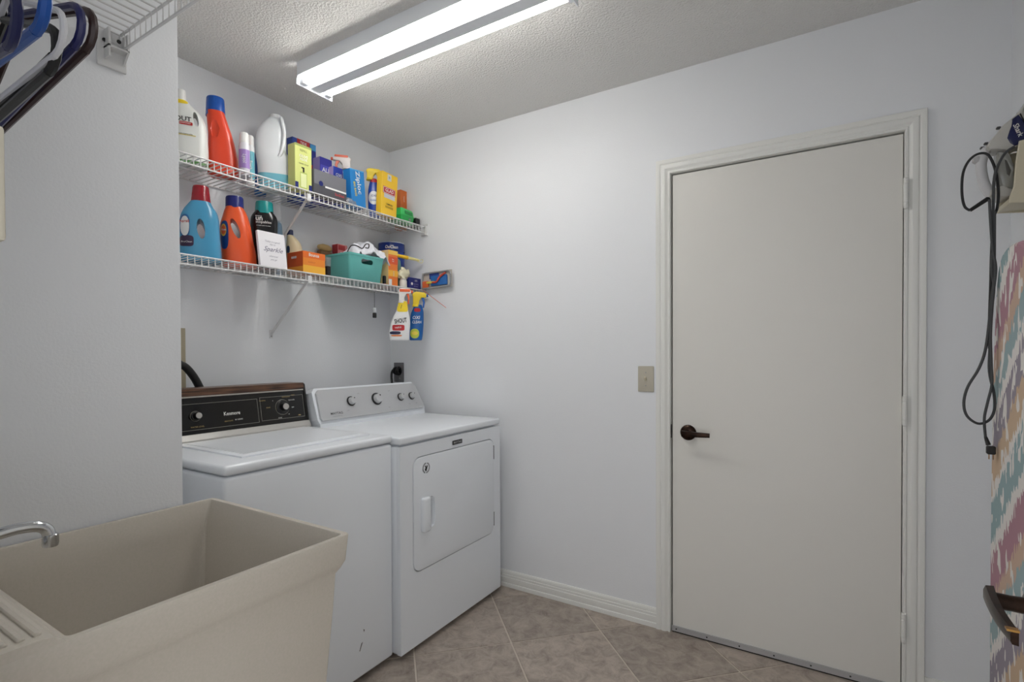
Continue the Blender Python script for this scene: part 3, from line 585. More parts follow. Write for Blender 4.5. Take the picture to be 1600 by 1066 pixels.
class Item:
    """a thing on a shelf whose local -y side faces the room; pixel columns give its width on the plane through its middle"""
    def __init__(s, name, label, cat, uc, vb, xc, deck, turn=0, group=None):
        p = at(uc, vb, 'x', xc); s.o = Vector((xc, p.y, deck)); d = Vector((p.x-CAM.x, p.y-CAM.y, 0)).normalized()
        s.ex = Vector((-d.y*-1*-1, d.x*-1*-1, 0)); s.ex = Vector((d.y, -d.x, 0)); s.d = d
        s.th = math.atan2(s.ex.y, s.ex.x); s.root = thing(name, label, cat, s.o, s.th+turn, group); s.deck = deck
    def uz(s, u, v):
        r = ray(u, v); t = (s.o-CAM).dot(s.d)/r.dot(s.d); p = CAM+r*t; return (p-s.o).dot(s.ex), p.z-s.deck
    def body(s, secs, dep, m, n=2.6, rows=26, seg=32, name='body', z0=0.0, hole=None):
        keys = []
        for v, ul, ur in secs:
            a, z = s.uz(ul, v); b_, z2 = s.uz(ur, v); keys.append([(z+z2)/2, a, b_])
        keys.sort(); keys[0][0] = z0
        wmax = max(k[2]-k[1] for k in keys)
        s.keys = [(k[0], k[1], k[2], dep*min(1, .35+.65*(k[2]-k[1])/wmax)) for k in keys]; s.n = n
        zt = s.keys[-1][0]; rings = []
        zs = [z0+(zt-z0)*i/rows for i in range(rows+1)]
        def ring(z, k=1):
            a, b_, d_ = cat_interp(s.keys, z); c, h_ = (a+b_)/2, (b_-a)/2*k; d_ *= k; out = []
            for j in range(seg):
                t = 2*PI*j/seg; ct, st = math.cos(t), math.sin(t)
                out.append((c+h_*math.copysign(abs(ct)**(2/n), ct), d_*math.copysign(abs(st)**(2/n), st), z))
            return out
        rings = [ring(z0, .9)]+[ring(z if i else z0+.004) for i, z in enumerate(zs)]+[ring(zt+.002, .85)]
        s.b = M().loft(rings).build(name, m, s.root, .8)
        if hole:
            (u0, v0), (u1, v1), w_ = hole; a, z = s.uz(u0, v0); b_, z2 = s.uz(u1, v1); cx, cz = (a+b_)/2, (z+z2)/2
            Lh = math.hypot(b_-a, z2-z)/2; an = math.atan2(z2-z, b_-a); pts = []
            for j in range(20):
                t = 2*PI*j/20; p, q = Lh*math.cos(t), w_*math.sin(t); pts.append((cx+p*math.cos(an)-q*math.sin(an), cz+p*math.sin(an)+q*math.cos(an)))
            boolean(s.b, M().prism(pts, -.2, .2, 'y').build('cut', m, s.root, 0))
        return s.b
    def band(s, z0, z1, m, name, seg=40, k=1.008):
        R = []
        for i in range(7):
            z = z0+(z1-z0)*i/6; a, b_, d_ = cat_interp(s.keys, z); c, h_ = (a+b_)/2, (b_-a)/2*k; ring = []
            for j in range(seg):
                t = 2*PI*j/seg; ct, st = math.cos(t), math.sin(t); ring.append((c+h_*math.copysign(abs(ct)**(2/s.n), ct), d_*k*math.copysign(abs(st)**(2/s.n), st), z))
            R.append(ring)
        return M().loft(R, cap=False).build(name, m, s.b, .8)
    def surf(s, u, z, off=.0009):
        a, b_, d_ = cat_interp(s.keys, z); c, h_ = (a+b_)/2, (b_-a)/2; r = min(abs(u-c)/h_, .985)
        k = (1-r**s.n)**(1/s.n); return (min(max(u, c-h_*.99), c+h_*.99), -d_*k-off, z)
    def cap(s, v0, v1, ul, ur, m, taper=.92, name='cap', ribs=0):
        a, z0 = s.uz(ul, v0); b_, z1 = s.uz(ur, v1); r = (b_-a)/2; c = (a+b_)/2
        zc0, zc1 = min(z0, z1), max(z0, z1)
        return M().lathe([(0, zc0), (r, zc0), (r*1.0, zc0+.004), (r*taper, zc1-.006), (r*taper*.94, zc1-.001), (r*taper*.8, zc1), (0, zc1)], (c, 0, 0), 28).build(name, m, s.root)
    def patch(s, u0, v0, u1, v1, m, n=4, name='label', off=.0009, rings=7, seg=32):
        a, z = s.uz(u0, v0); b_, z2 = s.uz(u1, v1); c, h_, cz, hz_ = (a+b_)/2, (b_-a)/2, (z+z2)/2, abs(z2-z)/2
        R = []
        for i in range(rings, 0, -1):
            k = i/rings; R.append([s.surf(c+h_*k*math.copysign(abs(math.cos(t))**(2/n), math.cos(t)), cz+hz_*k*math.copysign(abs(math.sin(t))**(2/n), math.sin(t)), off) for t in [2*PI*j/seg for j in range(seg)]])
        return M().loft(R, cap=False).add(R[-1], [list(range(seg))]).build(name, m, s.b, .8)
    def letter(s, u, v, txt, size, m, off=.0018, **k):
        a, z = s.uz(u, v); return lettering(s.b, m, txt, size, lambda x, y: s.surf(a+x, z+y, off), **k)
    def sprayer(s, u0, v0, u1, v1, m_head, m_trig, face=1):   # trigger head between the pixel corners; face=+1 nozzle to the right
        a, zt = s.uz(u0, v0); b_, zb = s.uz(u1, v1); w_, h_ = b_-a, zt-zb
        X = (lambda t: a+w_*t) if face > 0 else (lambda t: b_-w_*t)
        hd_ = M().prism([(X(.05), zb), (X(.05), zb+h_*.62), (X(.0), zb+h_*.78), (X(.12), zt-h_*.05), (X(.3), zt), (X(.85), zt-h_*.06), (X(.97), zt-h_*.2), (X(.95), zb+h_*.58), (X(.62), zb+h_*.55), (X(.48), zb+h_*.3), (X(.46), zb)], -.013, .013, 'y', .004, 2).build('spray_head', m_head, s.root, .6)
        M().prism([(X(.62), zb+h_*.56), (X(.80), zb+h_*.56), (X(.86), zb+h_*.2), (X(.80), zb-h_*.22), (X(.70), zb-h_*.2), (X(.74), zb+h_*.2)], -.008, .008, 'y', .002, 1).build('trigger', m_trig, hd_, .6)
        M().lathe([(0, 0), (.008, 0), (.008, .010), (0, .010)], (X(.97)-(0 if face > 0 else .01), 0, zt-h_*.28), 12, axis='x').build('nozzle', m_trig, hd_)
        M().lathe([(0, 0), (abs(w_)*.26, 0), (abs(w_)*.24, h_*.18), (0, h_*.2)], (X(.26), 0, zb-h_*.14), 18).build('collar', m_head, hd_)

W_, K_, RED = P((236, 236, 234), .4), P((22, 22, 24), .4), P((186, 34, 40), .35)
NAVY, YEL, ORG = P((26, 38, 110), .3), P((244, 214, 48), .4), P((238, 92, 40), .35)

# ---------- upper shelf
I = Item('stain_remover_jug', 'white stain remover jug with yellow label cut by the wall edge', 'jug', 297, 248, .15, ZU)
I.body([(250, 267, 326), (235, 266, 326), (210, 266, 324), (195, 266, 322), (183, 266, 317), (174, 267, 310), (166, 270, 300), (158, 273, 293)], .042, P((232, 234, 230), .3), hole=((304, 180), (308, 204), .0085))
I.cap(160, 143, 274, 291, W_)
I.patch(268, 156, 294, 168, YEL, 2.5, 'sun_sticker'); I.letter(279, 190, 'SHOUT', .026, K_, bold=.03, width=.085); I.patch(280, 194, 301, 203, RED, 8, 'red_band', .0012); I.letter(288, 198, 'ADVANCED', .008, W_, off=.002)
I.patch(272, 212, 306, 220, P((232, 214, 140)), 8, 'yellow_band', .001); I.letter(289, 215, 'STAIN REMOVER', .007, K_, off=.002)
I.band(.004, .016, P((92, 140, 82)), 'green_fill')

I = Item('detergent_jug', 'orange detergent jug with blue cap on the upper shelf', 'jug', 347, 262, .15, ZU)
I.body([(268, 324, 373), (250, 324, 372), (230, 325, 368), (212, 325, 363), (198, 324, 358), (186, 323, 354), (177, 323, 351)], .050, P((232, 74, 44), .3))
cx, cz = I.uz(336, 206)
boolean(I.b, M().lathe([(0, -.040), (.016, -.034), (.024, 0), (.016, .034), (0, .040)], (cx-.004, -.052, cz), 20).build('cut', ORG, I.root))
I.cap(180, 157, 321, 352, P((20, 84, 176), .25))

def aerosol(name, label, uc, vb, xc, ul, ur, vt, vcap, m_body, m_cap, m_lab, txt):
    I = Item(name, label, 'spray can', uc, vb, xc, ZU); a, zt = I.uz(ul, vt); b_, zc = I.uz(ur, vcap); r = (b_-a)/2
    I.keys = [(0, -r, r, r), (zc, -r, r, r)]; I.n = 2
    I.b = M().lathe([(0, 0), (r*.95, 0), (r, .004), (r, zc-.012), (r*.9, zc-.003), (r*.85, zc), (0, zc)], (0, 0, 0), 24).build('can', m_body, I.root)
    M().lathe([(0, zc), (r*.86, zc), (r*.88, zc+.004), (r*.84, zt-.006), (r*.7, zt), (0, zt)], (0, 0, 0), 24).build('cap', m_cap, I.root)
    z0, z1 = .03, zc-.03; R = [[I.surf(r*.98*math.sin(-1.35+2.7*j/16), z, .0007) for j in range(17)] for z in (z0, z1)]
    M().loft(R, cap=False, closed=False).build('label', m_lab, I.b)
    lettering(I.b, W_, txt, .018, lambda x, y: I.surf(x, (z0+z1)/2+y, .0016), rot=-PI/2, bold=.02)
    return I
aerosol('aerosol_can', 'white-capped aerosol can with a lilac label', 382, 268, .232, 373, 391, 207, 226, P((226, 224, 232), .25), W_, P((160, 130, 196), .3), 'Lysol')
aerosol('aerosol_can', 'white-capped aerosol can with a teal label behind the lilac one', 391.5, 268, .13, 385, 398.5, 212, 229, P((222, 226, 228), .25), W_, P((96, 178, 194), .3), 'Fresh')
I = Item('stain_powder_tub', 'small blue tub with round logo beside the clear jug', 'tub', 405, 272, .042, ZU)
I.body([(284, 397, 416), (270, 396, 417), (245, 397, 416), (238, 400, 413)], .028, P((22, 104, 178), .3), 3)
I.patch(400, 247, 413, 259, P((16, 50, 120)), 2, 'logo_disc'); I.letter(406, 253, 'OXI', .014, W_, bold=.03)

m_clear = mat('translucent_hdpe', (240, 245, 248), .35, trans=.15)
I = Item('water_jug', 'translucent gallon jug with pale blue liquid at the bottom', 'jug', 430, 293, .148, ZU)
I.body([(296, 405, 459), (280, 403, 459), (262, 402, 458), (250, 400, 457), (244, 399, 452), (238, 399, 447.5), (222, 399, 447), (206, 403, 447), (194, 412, 446), (187, 420, 440)], .048, m_clear, 3.2)
I.cap(190, 183, 420, 441, P((230, 232, 234), .35), .96, 'screw_cap')
I.band(.006, I.uz(430, 276)[1], P((120, 190, 208), .2), 'liquid')
hp_ = [I.surf(*I.uz(u, v), .012) for u, v in ((440, 192), (444, 215), (441, 240))]
M().tube([I.surf(*I.uz(441, 190), -.004)]+hp_+[I.surf(*I.uz(436, 250), -.004)], .0075, 10, 5).build('grip', P((232, 236, 238), .35), I.root)

def carton(name, label, cat, ul, ur, vt, xf, deck, dep, m_front, m_side=None, tilt=0, vt2=None, zlift=0, lean=0, yaw=0):
    """box whose front face (towards the room) runs from pixel column ul to ur at depth xf; vt = top pixel row at its left front edge"""
    vb = pj((xf, at(ul, 300, 'x', xf).y, deck))[1]
    y0 = at(ul, (vt+vb)/2, 'x', xf).y; y1 = at(ur, (vt+vb)/2, 'x', xf).y; zt = at(ul, vt, 'x', xf).z; h_ = zt-deck-zlift; w_ = y1-y0
    r = thing(name, label, cat, (xf-dep/2, (y0+y1)/2, deck+zlift), 0, None, (lean, tilt, PI/2+yaw) if 0 else None)
    r.rotation_euler = (lean, tilt, PI/2+yaw)
    b_ = M().bbox(-w_/2, w_/2, -dep/2, dep/2, 0, h_, .0012, 1).build('box', m_front, r, .3)
    if m_side: M().box(-w_/2-.0004, -w_/2, -dep/2+.001, dep/2-.001, .001, h_-.001).build('side_panel', m_side, b_, 0)
    r['w'] = w_; fr = lambda x, y: (x*w_/2, -dep/2-.0006, y*h_)        # front: x -1..1, y 0..1
    def panel(x0, x1, y0_, y1_, m, nm='print_panel', off=0): return M().add([(p[0], p[1]-off, p[2]) for p in (fr(x0, y0_), fr(x1, y0_), fr(x1, y1_), fr(x0, y1_))], [(0, 1, 2, 3)]).build(nm, m, b_, 0)
    def txt(x, y, s_, size, m, **k): return lettering(b_, m, s_, size, lambda a, c_: (x*w_/2+a, -dep/2-.0016, y*h_+c_), **k)
    def side(x0, x1, y0_, y1_, m, nm='side_print'): return M().add([(-w_/2-.0009, dep/2*x0, h_*y0_), (-w_/2-.0009, dep/2*x1, h_*y0_), (-w_/2-.0009, dep/2*x1, h_*y1_), (-w_/2-.0009, dep/2*x0, h_*y1_)], [(0, 1, 2, 3)]).build(nm, m, b_, 0)
    def stxt(x, y, s_, size, m, **k): return lettering(b_, m, s_, size, lambda a, c_: (-w_/2-.0014, -a+dep/2*x, y*h_+c_), 'side_lettering', **k)
    for k, v in dict(panel=panel, txt=txt, side=side, stxt=stxt, box=b_, w=w_, h=h_, root=r, dep=dep).items(): BOX[k] = v
    del r['w']; return BOX
class NS(dict): __getattr__ = dict.__getitem__
BOX = NS()
c = carton('soap_refill_box', 'lime green carton printed with a pump bottle', 'box', 461, 487, 222, .278, ZU, .052, CARD((206, 212, 128)))
c.panel(-1, -.62, 0, .16, NAVY); c.panel(.62, 1, 0, .16, NAVY); c.panel(-1, 1, .95, 1, CARD((150, 160, 90))); c.panel(-.42, .42, .05, .40, CARD((170, 186, 96)), 'bottle_print'); c.panel(-.34, .34, .07, .37, CARD((220, 226, 170)), 'bottle_label', .0004); c.panel(-.1, .1, .40, .50, K_, 'pump_print'); c.panel(-.25, .1, .48, .51, K_, 'pump_nozzle_print')
c.txt(0, .87, 'REFILL', .014, CARD((110, 120, 60))); c.txt(0, .75, 'OLIVE', .017, W_, bold=.02); c.txt(0, .68, 'ALOE', .016, W_, bold=.02); c.txt(0, .58, 'HAND SOAP', .009, K_)
c = carton('cereal_sized_box', 'tall blue and red carton behind the lime green carton', 'box', 457, 494, 213, .10, ZU, .045, CARD((34, 66, 150)))
c.panel(-.62, .45, .90, 1, CARD((170, 38, 40))); c.txt(-.1, .95, 'TIDE', .018, W_, bold=.02); c.panel(.5, .98, .90, .99, CARD((70, 150, 200))); c.panel(-.9, .98, .70, .88, CARD((30, 40, 130))); c.panel(.1, .8, .50, .66, CARD((196, 60, 70))); c.txt(.45, .58, 'S', .03, W_, bold=.03)
c = carton('dryer_sheet_box', 'indigo box with white lettering behind the grey flat carton', 'box', 500, 519, 244, .165, ZU, .055, CARD((46, 44, 140)), CARD((150, 140, 190)))
c.panel(-.9, .9, .62, .84, CARD((70, 70, 170))); c.txt(0, .74, 'ALL', .030, W_, bold=.03)
c = carton('dryer_sheet_box', 'short blue box with lilac side next to the clear sprayer', 'box', 521, 536, 259, .20, ZU, .05, CARD((40, 60, 160)), CARD((170, 150, 200)))
c.txt(.1, .80, 'OXI', .022, W_, bold=.03); c.panel(-.9, .9, .4, .5, CARD((200, 70, 110)))
c = carton('flat_device_box', 'slate grey flat carton with white stripe at the shelf front', 'box', 491, 541, 263, .286, ZU, .05, CARD((112, 112, 118)))
c.panel(-1, 1, 0, .42, CARD((76, 76, 82))); c.panel(-.35, .98, .36, .43, W_, 'white_stripe', .0004); c.txt(.55, .22, 'SanDisk', .018, P((206, 70, 74)), bold=.01)
M().lathe([(0, 0), (.012, 0), (.012, .0006), (0, .0006)], (-.6*c.w/2, -c.dep/2-.0012, c.h*.48), 16, axis='y').build('round_seal', NAVY, c.box)

m_clearp = mat('clear_plastic', (226, 230, 232), .12, trans=.85)
I = Item('spray_bottle', 'clear spray bottle with coral trigger head on the upper shelf', 'spray bottle', 542, 322, .155, ZU)
I.body([(330, 531, 556), (310, 531, 556), (290, 532, 554), (276, 534, 551), (268, 537, 548), (262, 538, 547)], .028, m_clearp, 2.3)
I.sprayer(519, 243, 549, 264, P((236, 226, 222), .3), P((232, 110, 84), .35), -1)
a_, z_ = I.uz(532, 246); M().bbox(a_-.030, a_+.038, -.0145, .0145, z_-.004, z_+.010, .004).build('coral_cover', P((232, 110, 84), .35), I.root)
c = carton('zipper_bag_box', 'bright blue zipper bag box with white sideways lettering', 'box', 550, 572, 263, .272, ZU, .052, CARD((30, 126, 196)), lean=0, tilt=.0)
c.root.rotation_euler = (0, -.07, PI/2); c.root.location.z += .002
c.txt(.1, .66, 'Ziploc', .036, W_, rot=-PI/2+.12, bold=.03, width=.115); c.txt(-.45, .48, 'BIG BAGS', .017, YEL, rot=-PI/2+.12, bold=.03); c.panel(-1, 1, .97, 1, CARD((90, 170, 220)))

I = Item('spray_bottle', 'blue spray bottle with yellow trigger between the cartons', 'spray bottle', 584, 330, .19, ZU)
I.body([(336, 576, 593), (318, 575, 594), (300, 575, 593), (288, 577, 591), (281, 579, 589)], .024, P((26, 70, 170), .3), 2.3)
I.patch(576, 300, 592, 322, P((236, 238, 240)), 2.2, 'oval_label'); I.letter(584, 308, 'OXI', .016, NAVY, bold=.03); I.letter(584, 315, 'CLEAN', .012, P((30, 110, 190)), bold=.02); I.patch(579, 280, 589, 287, RED, 4, 'red_neck_label')
I.sprayer(572, 263, 596, 281, YEL, YEL, 1)
c = carton('trash_bag_box', 'yellow trash bag box with red and white brand panel', 'box', 595, 619, 267, .278, ZU, .040, CARD((246, 200, 50)))
c.root.rotation_euler = (0, .06, PI/2); c.root.location.z += .004
c.panel(-.35, .15, .82, .97, CARD((220, 222, 214))); c.txt(-.1, .895, 'B', .016, P((90, 110, 140)), bold=.03); c.panel(-.85, .75, .50, .66, RED, 'brand_panel'); c.panel(-.80, .70, .51, .65, W_, 'brand_border', .0002); c.panel(-.76, .66, .52, .64, RED, 'brand_field', .0004); c.txt(-.05, .58, 'GLAD', .024, W_, bold=.03, width=.062); c.panel(-.7, .7, .40, .50, CARD((206, 208, 214)), 'bag_print'); c.txt(0, .26, 'LEMON', .014, K_, bold=.02); c.panel(-.5, .5, .17, .22, CARD((190, 150, 30)))
c = carton('granola_box', 'plain orange carton behind the bright green case', 'box', 626, 640, 296, .145, ZU, .05, CARD((222, 116, 50)))
c.txt(-.3, .78, 'pantry', .013, W_, rot=PI/2)
c = carton('navy_carton', 'small navy carton at the door-wall end of the upper shelf', 'box', 643, 652, 309, .13, ZU, .06, CARD((34, 52, 110)))
c.txt(0, .85, 'A', .02, W_)
# bright green case (tapered clamshell)
y0, y1 = at(625, 340, 'x', .27).y, at(648, 345, 'x', .27).y; zt = at(625, 322, 'x', .27).z-ZU; w2 = (y1-y0)/2
gc = thing('green_case', 'bright green plastic case at the front of the upper shelf', 'case', (.215, (y0+y1)/2, ZU), PI/2+.12)
def tap(z, k, d_): return [(p[0], p[1], z) for p in rrect(-w2*k, w2*k, -d_*k, d_*k, .010, 3)]
M().loft([tap(0, .86, .055), tap(.004, .90, .055), tap(zt*.46, 1, .055)]).build('base', P((42, 176, 84), .35), gc, .5)
M().loft([tap(zt*.49, 1, .055), tap(zt*.86, .94, .055), tap(zt*.97, .86, .055), tap(zt, .7, .055)]).build('lid', P((60, 196, 100), .35), gc, .5)
M().loft([tap(zt*.455, .985, .055), tap(zt*.495, .985, .055)]).build('seam', P((42, 176, 84), .35), gc, .5)
M().box(-w2*.5, w2*.6, -.0575, -.054, zt*.60, zt*.80).build('side_label', P((36, 150, 74)), gc, 0)
bk = thing('black_gadget', 'small black box with white cap beside the shelf end bracket', 'box', (.235, -.036, ZU), PI/2)
M().bbox(-.018, .018, -.03, .03, 0, .046, .003).build('case', K_, bk); M().bbox(-.022, .020, -.034, .034, .046, .053, .002).build('cap', P((210, 210, 208)), bk)

def crumple(name, label, cat, c, r, m, seed, sub=3, amp=.45):
    bm = bmesh.new(); bmesh.ops.create_icosphere(bm, subdivisions=sub, radius=1)
    for v in bm.verts:
        n_ = noise.fractal(v.co*2.1+Vector((seed, seed*.7, 0)), 1, 2, 3)
        k = 1+amp*n_; p = v.co*k; v.co = Vector((p.x*r[0], p.y*r[1], max(p.z*r[2], -r[2]*.75)+r[2]*.75))
    o = M().bm(bm).build(name, m, None, 1.2); o.location = c; return tag(o, label, cat)
m_film = mat('plastic_film', (226, 228, 230), .15, trans=.75)
p_ = at(549, 324, 'x', .25); crumple('plastic_bag', 'crumpled clear plastic bag below the clear sprayer', 'plastic bag', (.262, p_.y-.012, ZU+.002), (.016, .036, .022), m_film, 3.1)
p_ = at(600, 338, 'x', .25); crumple('plastic_bag', 'crumpled clear plastic bag beside the yellow trash bag box', 'plastic bag', (.25, -.106, ZU+.003), (.022, .014, .020), m_film, 9.3)

# ---------- lower shelf
I = Item('detergent_jug', 'light blue detergent jug with dark red cap', 'jug', 312, 398, .15, ZL)
I.body([(402, 279, 347), (385, 279, 345.5), (368, 279.5, 344), (350, 280, 343), (340, 282, 342), (331, 286, 339), (323, 292, 333), (317, 297, 330)], .055, P((74, 154, 194), .25), 2.5, hole=((312, 346), (316, 377), .014))
I.cap(321, 294, 297.5, 330, P((160, 24, 40), .25), .80)
I.patch(281, 337, 297, 374, P((20, 92, 150)), 3, 'blue_label'); I.patch(282, 340, 296, 372, W_, 2.2, 'white_oval', .0014); I.letter(288, 349, 'Persil', .016, RED, off=.0022, bold=.03); I.patch(281, 370, 303, 389, P((48, 26, 62)), 4, 'purple_label', .0014); I.letter(292, 381, 'ProClean', .010, W_, off=.0022); 
I = Item('detergent_jug', 'orange detergent jug with navy cap on the lower shelf', 'jug', 372, 405, .16, ZL)
I.body([(411, 347, 401.5), (395, 346, 400), (377, 344, 396), (362, 343.5, 393.5), (352, 344, 391.5), (340, 347.5, 388), (331, 350, 384), (325, 352.5, 380)], .050, P((238, 92, 44), .28), 2.5, hole=((362, 345), (374, 376), .0135))
I.cap(328, 310, 352, 381, P((28, 40, 120), .3), .97)
I.patch(344.5, 347, 357.5, 392, P((20, 56, 120), .3), 3, 'navy_label'); I.patch(345, 352, 354, 372, P((236, 180, 60), .3), 2, 'target_ring', .0014); I.patch(346, 354.5, 353, 369.5, P((230, 90, 40), .3), 2, 'target_ring', .0019); I.letter(350, 362, 'Tide', .010, W_, off=.0026, bold=.03)
I = Item('scent_booster_bottle', 'black scent booster bottle with teal cap behind the white sign', 'bottle', 412, 408, .13, ZL)
I.body([(412, 393, 432), (395, 392, 433), (370, 391.5, 433.5), (350, 391, 434), (341, 392, 433), (335, 396, 429), (331, 399, 426)], .042, P((20, 20, 24), .22), 3)
I.cap(334, 318, 398, 427.5, P((26, 150, 150), .25), .93)
I.letter(404, 340.5, 'downy', .010, W_); I.letter(405, 344.5, 'un', .030, W_, bold=.03); I.letter(412, 350.5, 'stopables', .017, W_, bold=.01); I.letter(412, 356, 'in-wash scent booster', .0065, W_)
# white sign
sg = thing('desk_sign', 'small white block sign with script writing leaning on black bottle', 'sign', (0, 0, 0))
xs = .262; pa, pb, pc_, pd_ = at(407.5, 416, 'x', xs+.012), at(449.5, 421, 'x', xs+.012), at(445, 367, 'x', xs-.012), at(402, 360, 'x', xs-.012)
sg.location = (xs+.012, (pa.y+pb.y)/2, ZL); sg.rotation_euler = (-.14, 0, PI/2)
sw_, shh = pb.y-pa.y, (pc_.z+pd_.z)/2-ZL
M().bbox(-sw_/2, sw_/2, 0, .014, .0015, shh*1.01, .0012, 1).build('block', P((238, 236, 240), .6), sg)
blk = sg.children[0]; M().box(-sw_/2-.0006, -sw_/2, .001, .013, .002, shh-.002).build('edge', P((238, 236, 240), .6), blk, 0)
lf = lambda z0: (lambda x, y: (x, -.0008, z0+y))
m_ink = P((112, 108, 130), .6); lettering(blk, m_ink, 'Sparkle', .030, lf(shh*.52), shear=.5, width=sw_*.72)
for z0, s_ in ((.74, 'Today is a good'), (.66, 'day to'), (.33, 'wherever'), (.24, 'you go')): lettering(blk, P((150, 146, 160), .6), s_, .011, lf(shh*z0), shear=.4)
I = Item('softener_bottle', 'pale blue bottle glimpsed behind the black scent booster', 'bottle', 435.5, 396, .05, ZL)
I.body([(402, 429, 442), (385, 429, 442), (368, 429, 442), (356, 430, 441), (350, 431, 440)], .026, P((150, 186, 214), .3), 2.6); I.cap(352, 346, 432, 439, P((206, 220, 232)))
I = Item('detergent_jug', 'cream detergent jug with navy cap behind the orange box', 'jug', 460, 398, .105, ZL)
I.body([(412, 447, 474), (400, 447, 473), (388, 447, 472), (379, 447.5, 468.5), (373, 448, 463), (369, 448.5, 459)], .045, P((222, 208, 172), .3), 2.5)
I.cap(371, 360, 448, 458.5, P((30, 40, 84), .3)); I.patch(447.5, 386, 453, 398, P((30, 50, 90)), 2.5)
c = carton('dryer_sheet_box', 'orange and yellow dryer sheet box with white dots on its side', 'box', 473.5, 508, 391.5, .286, ZL, .115, CARD((238, 140, 44)), CARD((206, 92, 46)))
c.panel(-1, 1, 0, .36, CARD((246, 184, 60))); c.panel(-1, 1, .70, 1, CARD((232, 112, 38))); c.txt(-.05, .86, 'Bounce', .021, W_, bold=.04, width=.055); c.txt(-.25, .52, 'outdoor', .012, CARD((200, 90, 30)))
for k in range(3): M().lathe([(0, 0), (.006, 0), (.006, .0005), (0, .0005)], (-c.w/2-.0014, (.25+.22*k)*c.dep/2-.02, c.h*.74), 12, axis='x').build('dot_print', W_, c.box)
c.side(-1, 1, 0, .3, CARD((236, 160, 56)), 'side_print')
I = Item('tumbler', 'small clear tumbler with dark bottom beside the teal basket', 'cup', 512.5, 430, .262, ZL)
a_, z_ = I.uz(507.5, 402); b2, z2 = I.uz(517.5, 417); r_ = (b2-a_)/2
M().lathe([(0, 0), (r_*.8, 0), (r_*.93, z2), (0, z2)], (0, 0, 0), 18).build('dark_base', K_, I.root); M().lathe([(r_*.93, z2), (r_, z_), (r_*.92, z_), (r_*.86, z2+.002)], (0, 0, 0), 18).build('cup_wall', mat('clear_plastic', (226, 230, 232), .12), I.root)

# teal basket
xf = .288; ya, yb = at(546, 415, 'x', xf).y, at(601, 420, 'x', xf).y; zt = at(546, 393, 'x', xf).z-ZL
tb = thing('storage_basket', 'teal plastic storage basket with cutout handle on the lower shelf', 'basket', (xf-.115, (ya+yb)/2, ZL), PI/2)
w2 = (yb-ya)/2; d2 = .115; t_ = .0028
def br(z, k, ins=0): return [(p[0], p[1], z) for p in rrect(-w2*k+ins, w2*k-ins, -d2*k+ins, d2*k-ins, .012, 3)]
rings = [br(0, .86), br(.003, .88), br(zt-.010, .985), br(zt-.010, 1.0), br(zt, 1.0), br(zt, 1.0, t_), br(.006, .88, t_)]
bk_ = M().loft(rings).build('tub', P((100, 182, 176), .45), tb, .5)
boolean(bk_, M().prism(rrect(-.038, .040, zt*.66, zt*.84, zt*.085, 4), -d2-.02, -d2+.06, 'y').build('cut', W_, tb, 0))
ls = thing('white_cloth', 'white cloth with black trim heaped in the teal basket', 'cloth', (xf-.115, (ya+yb)/2+.02, ZL+zt*.35), PI/2)
bm = bmesh.new(); bmesh.ops.create_grid(bm, x_segments=44, y_segments=30, size=1)
def cloth(x, y):
    hx = x*w2*1.12+.026; hy = y*d2*.80
    h_ = zt*.66+.080*math.exp(-((x-.15)**2*1.6+(y+.25)**2*1.2))+.030*noise.fractal(Vector((x*2.6+4, y*2.6, 1.3)), 1, 2, 3)+.006*math.sin(x*14+y*9)
    if x < -.55: h_ -= (-.55-x)*.13
    if x > .80: h_ -= (x-.80)*.22; hy -= .010
    if y < -.75 and x > .1: hy = -d2*.62-(-y-.75)*.10; 
    e_ = max(abs(x)-.8, abs(y)-.8, 0); h_ -= e_*.08
    return hx, hy, h_
for v in bm.verts: v.co = Vector(cloth(v.co.x, v.co.y))
cl_ = M().bm(bm).build('fabric', mat('white_cotton', (232, 233, 240), .9, bump=(200, .3)), ls, 1.5)
sm = cl_.modifiers.new('thick', 'SOLIDIFY'); sm.thickness = .002
M().tube([Vector(cloth(x, y))+Vector((0, -.001, .003)) for x, y in ((-.62, .1), (-.6, -.3), (-.5, -.62), (-.3, -.74), (-.1, -.70), (.02, -.78), (-.06, -.86), (-.18, -.80))], .0028, 6, 4).build('black_trim', K_, ls)

# things behind the basket
sb = thing('scrub_brush', 'tan wooden scrub brush lying behind the teal basket', 'brush', (.035, at(508, 386, 'x', .04).y, ZL), .1)
zb = at(508, 393, 'x', .035).z-ZL
M().bbox(-.016, .016, -.040, .040, 0, zb, .006).build('bristle_block', P((120, 88, 60), .8), sb); M().lathe([(0, -.046), (.012, -.040), (.020, -.015), (.020, .02), (.012, .042), (0, .046)], (0, 0, zb+.017), 14, axis='y').build('handle', P((196, 164, 110), .55), sb)
c = carton('red_white_box', 'red and pink box standing behind the teal basket', 'box', 528, 543, 381, .052, ZL, .045, CARD((226, 140, 140)), CARD((176, 40, 48)))
c.panel(-.9, .5, .86, .98, CARD((190, 50, 56)))
I = Item('powder_tub', 'round blue tub with white lettering behind the cloth', 'tub', 612, 440, .105, ZL)
a_, zt_ = I.uz(591, 381); b2, _ = I.uz(634, 384); r_ = (b2-a_)/2*.97; I.keys = [(0, -r_, r_, r_), (zt_, -r_, r_, r_)]; I.n = 2
I.root.location.y = min(I.root.location.y, -.012-r_)
I.b = M().lathe([(0, 0), (r_*.96, 0), (r_*.98, zt_*.8), (0, zt_*.8)], (0, 0, 0), 32).build('tub', P((24, 62, 156), .3), I.root)
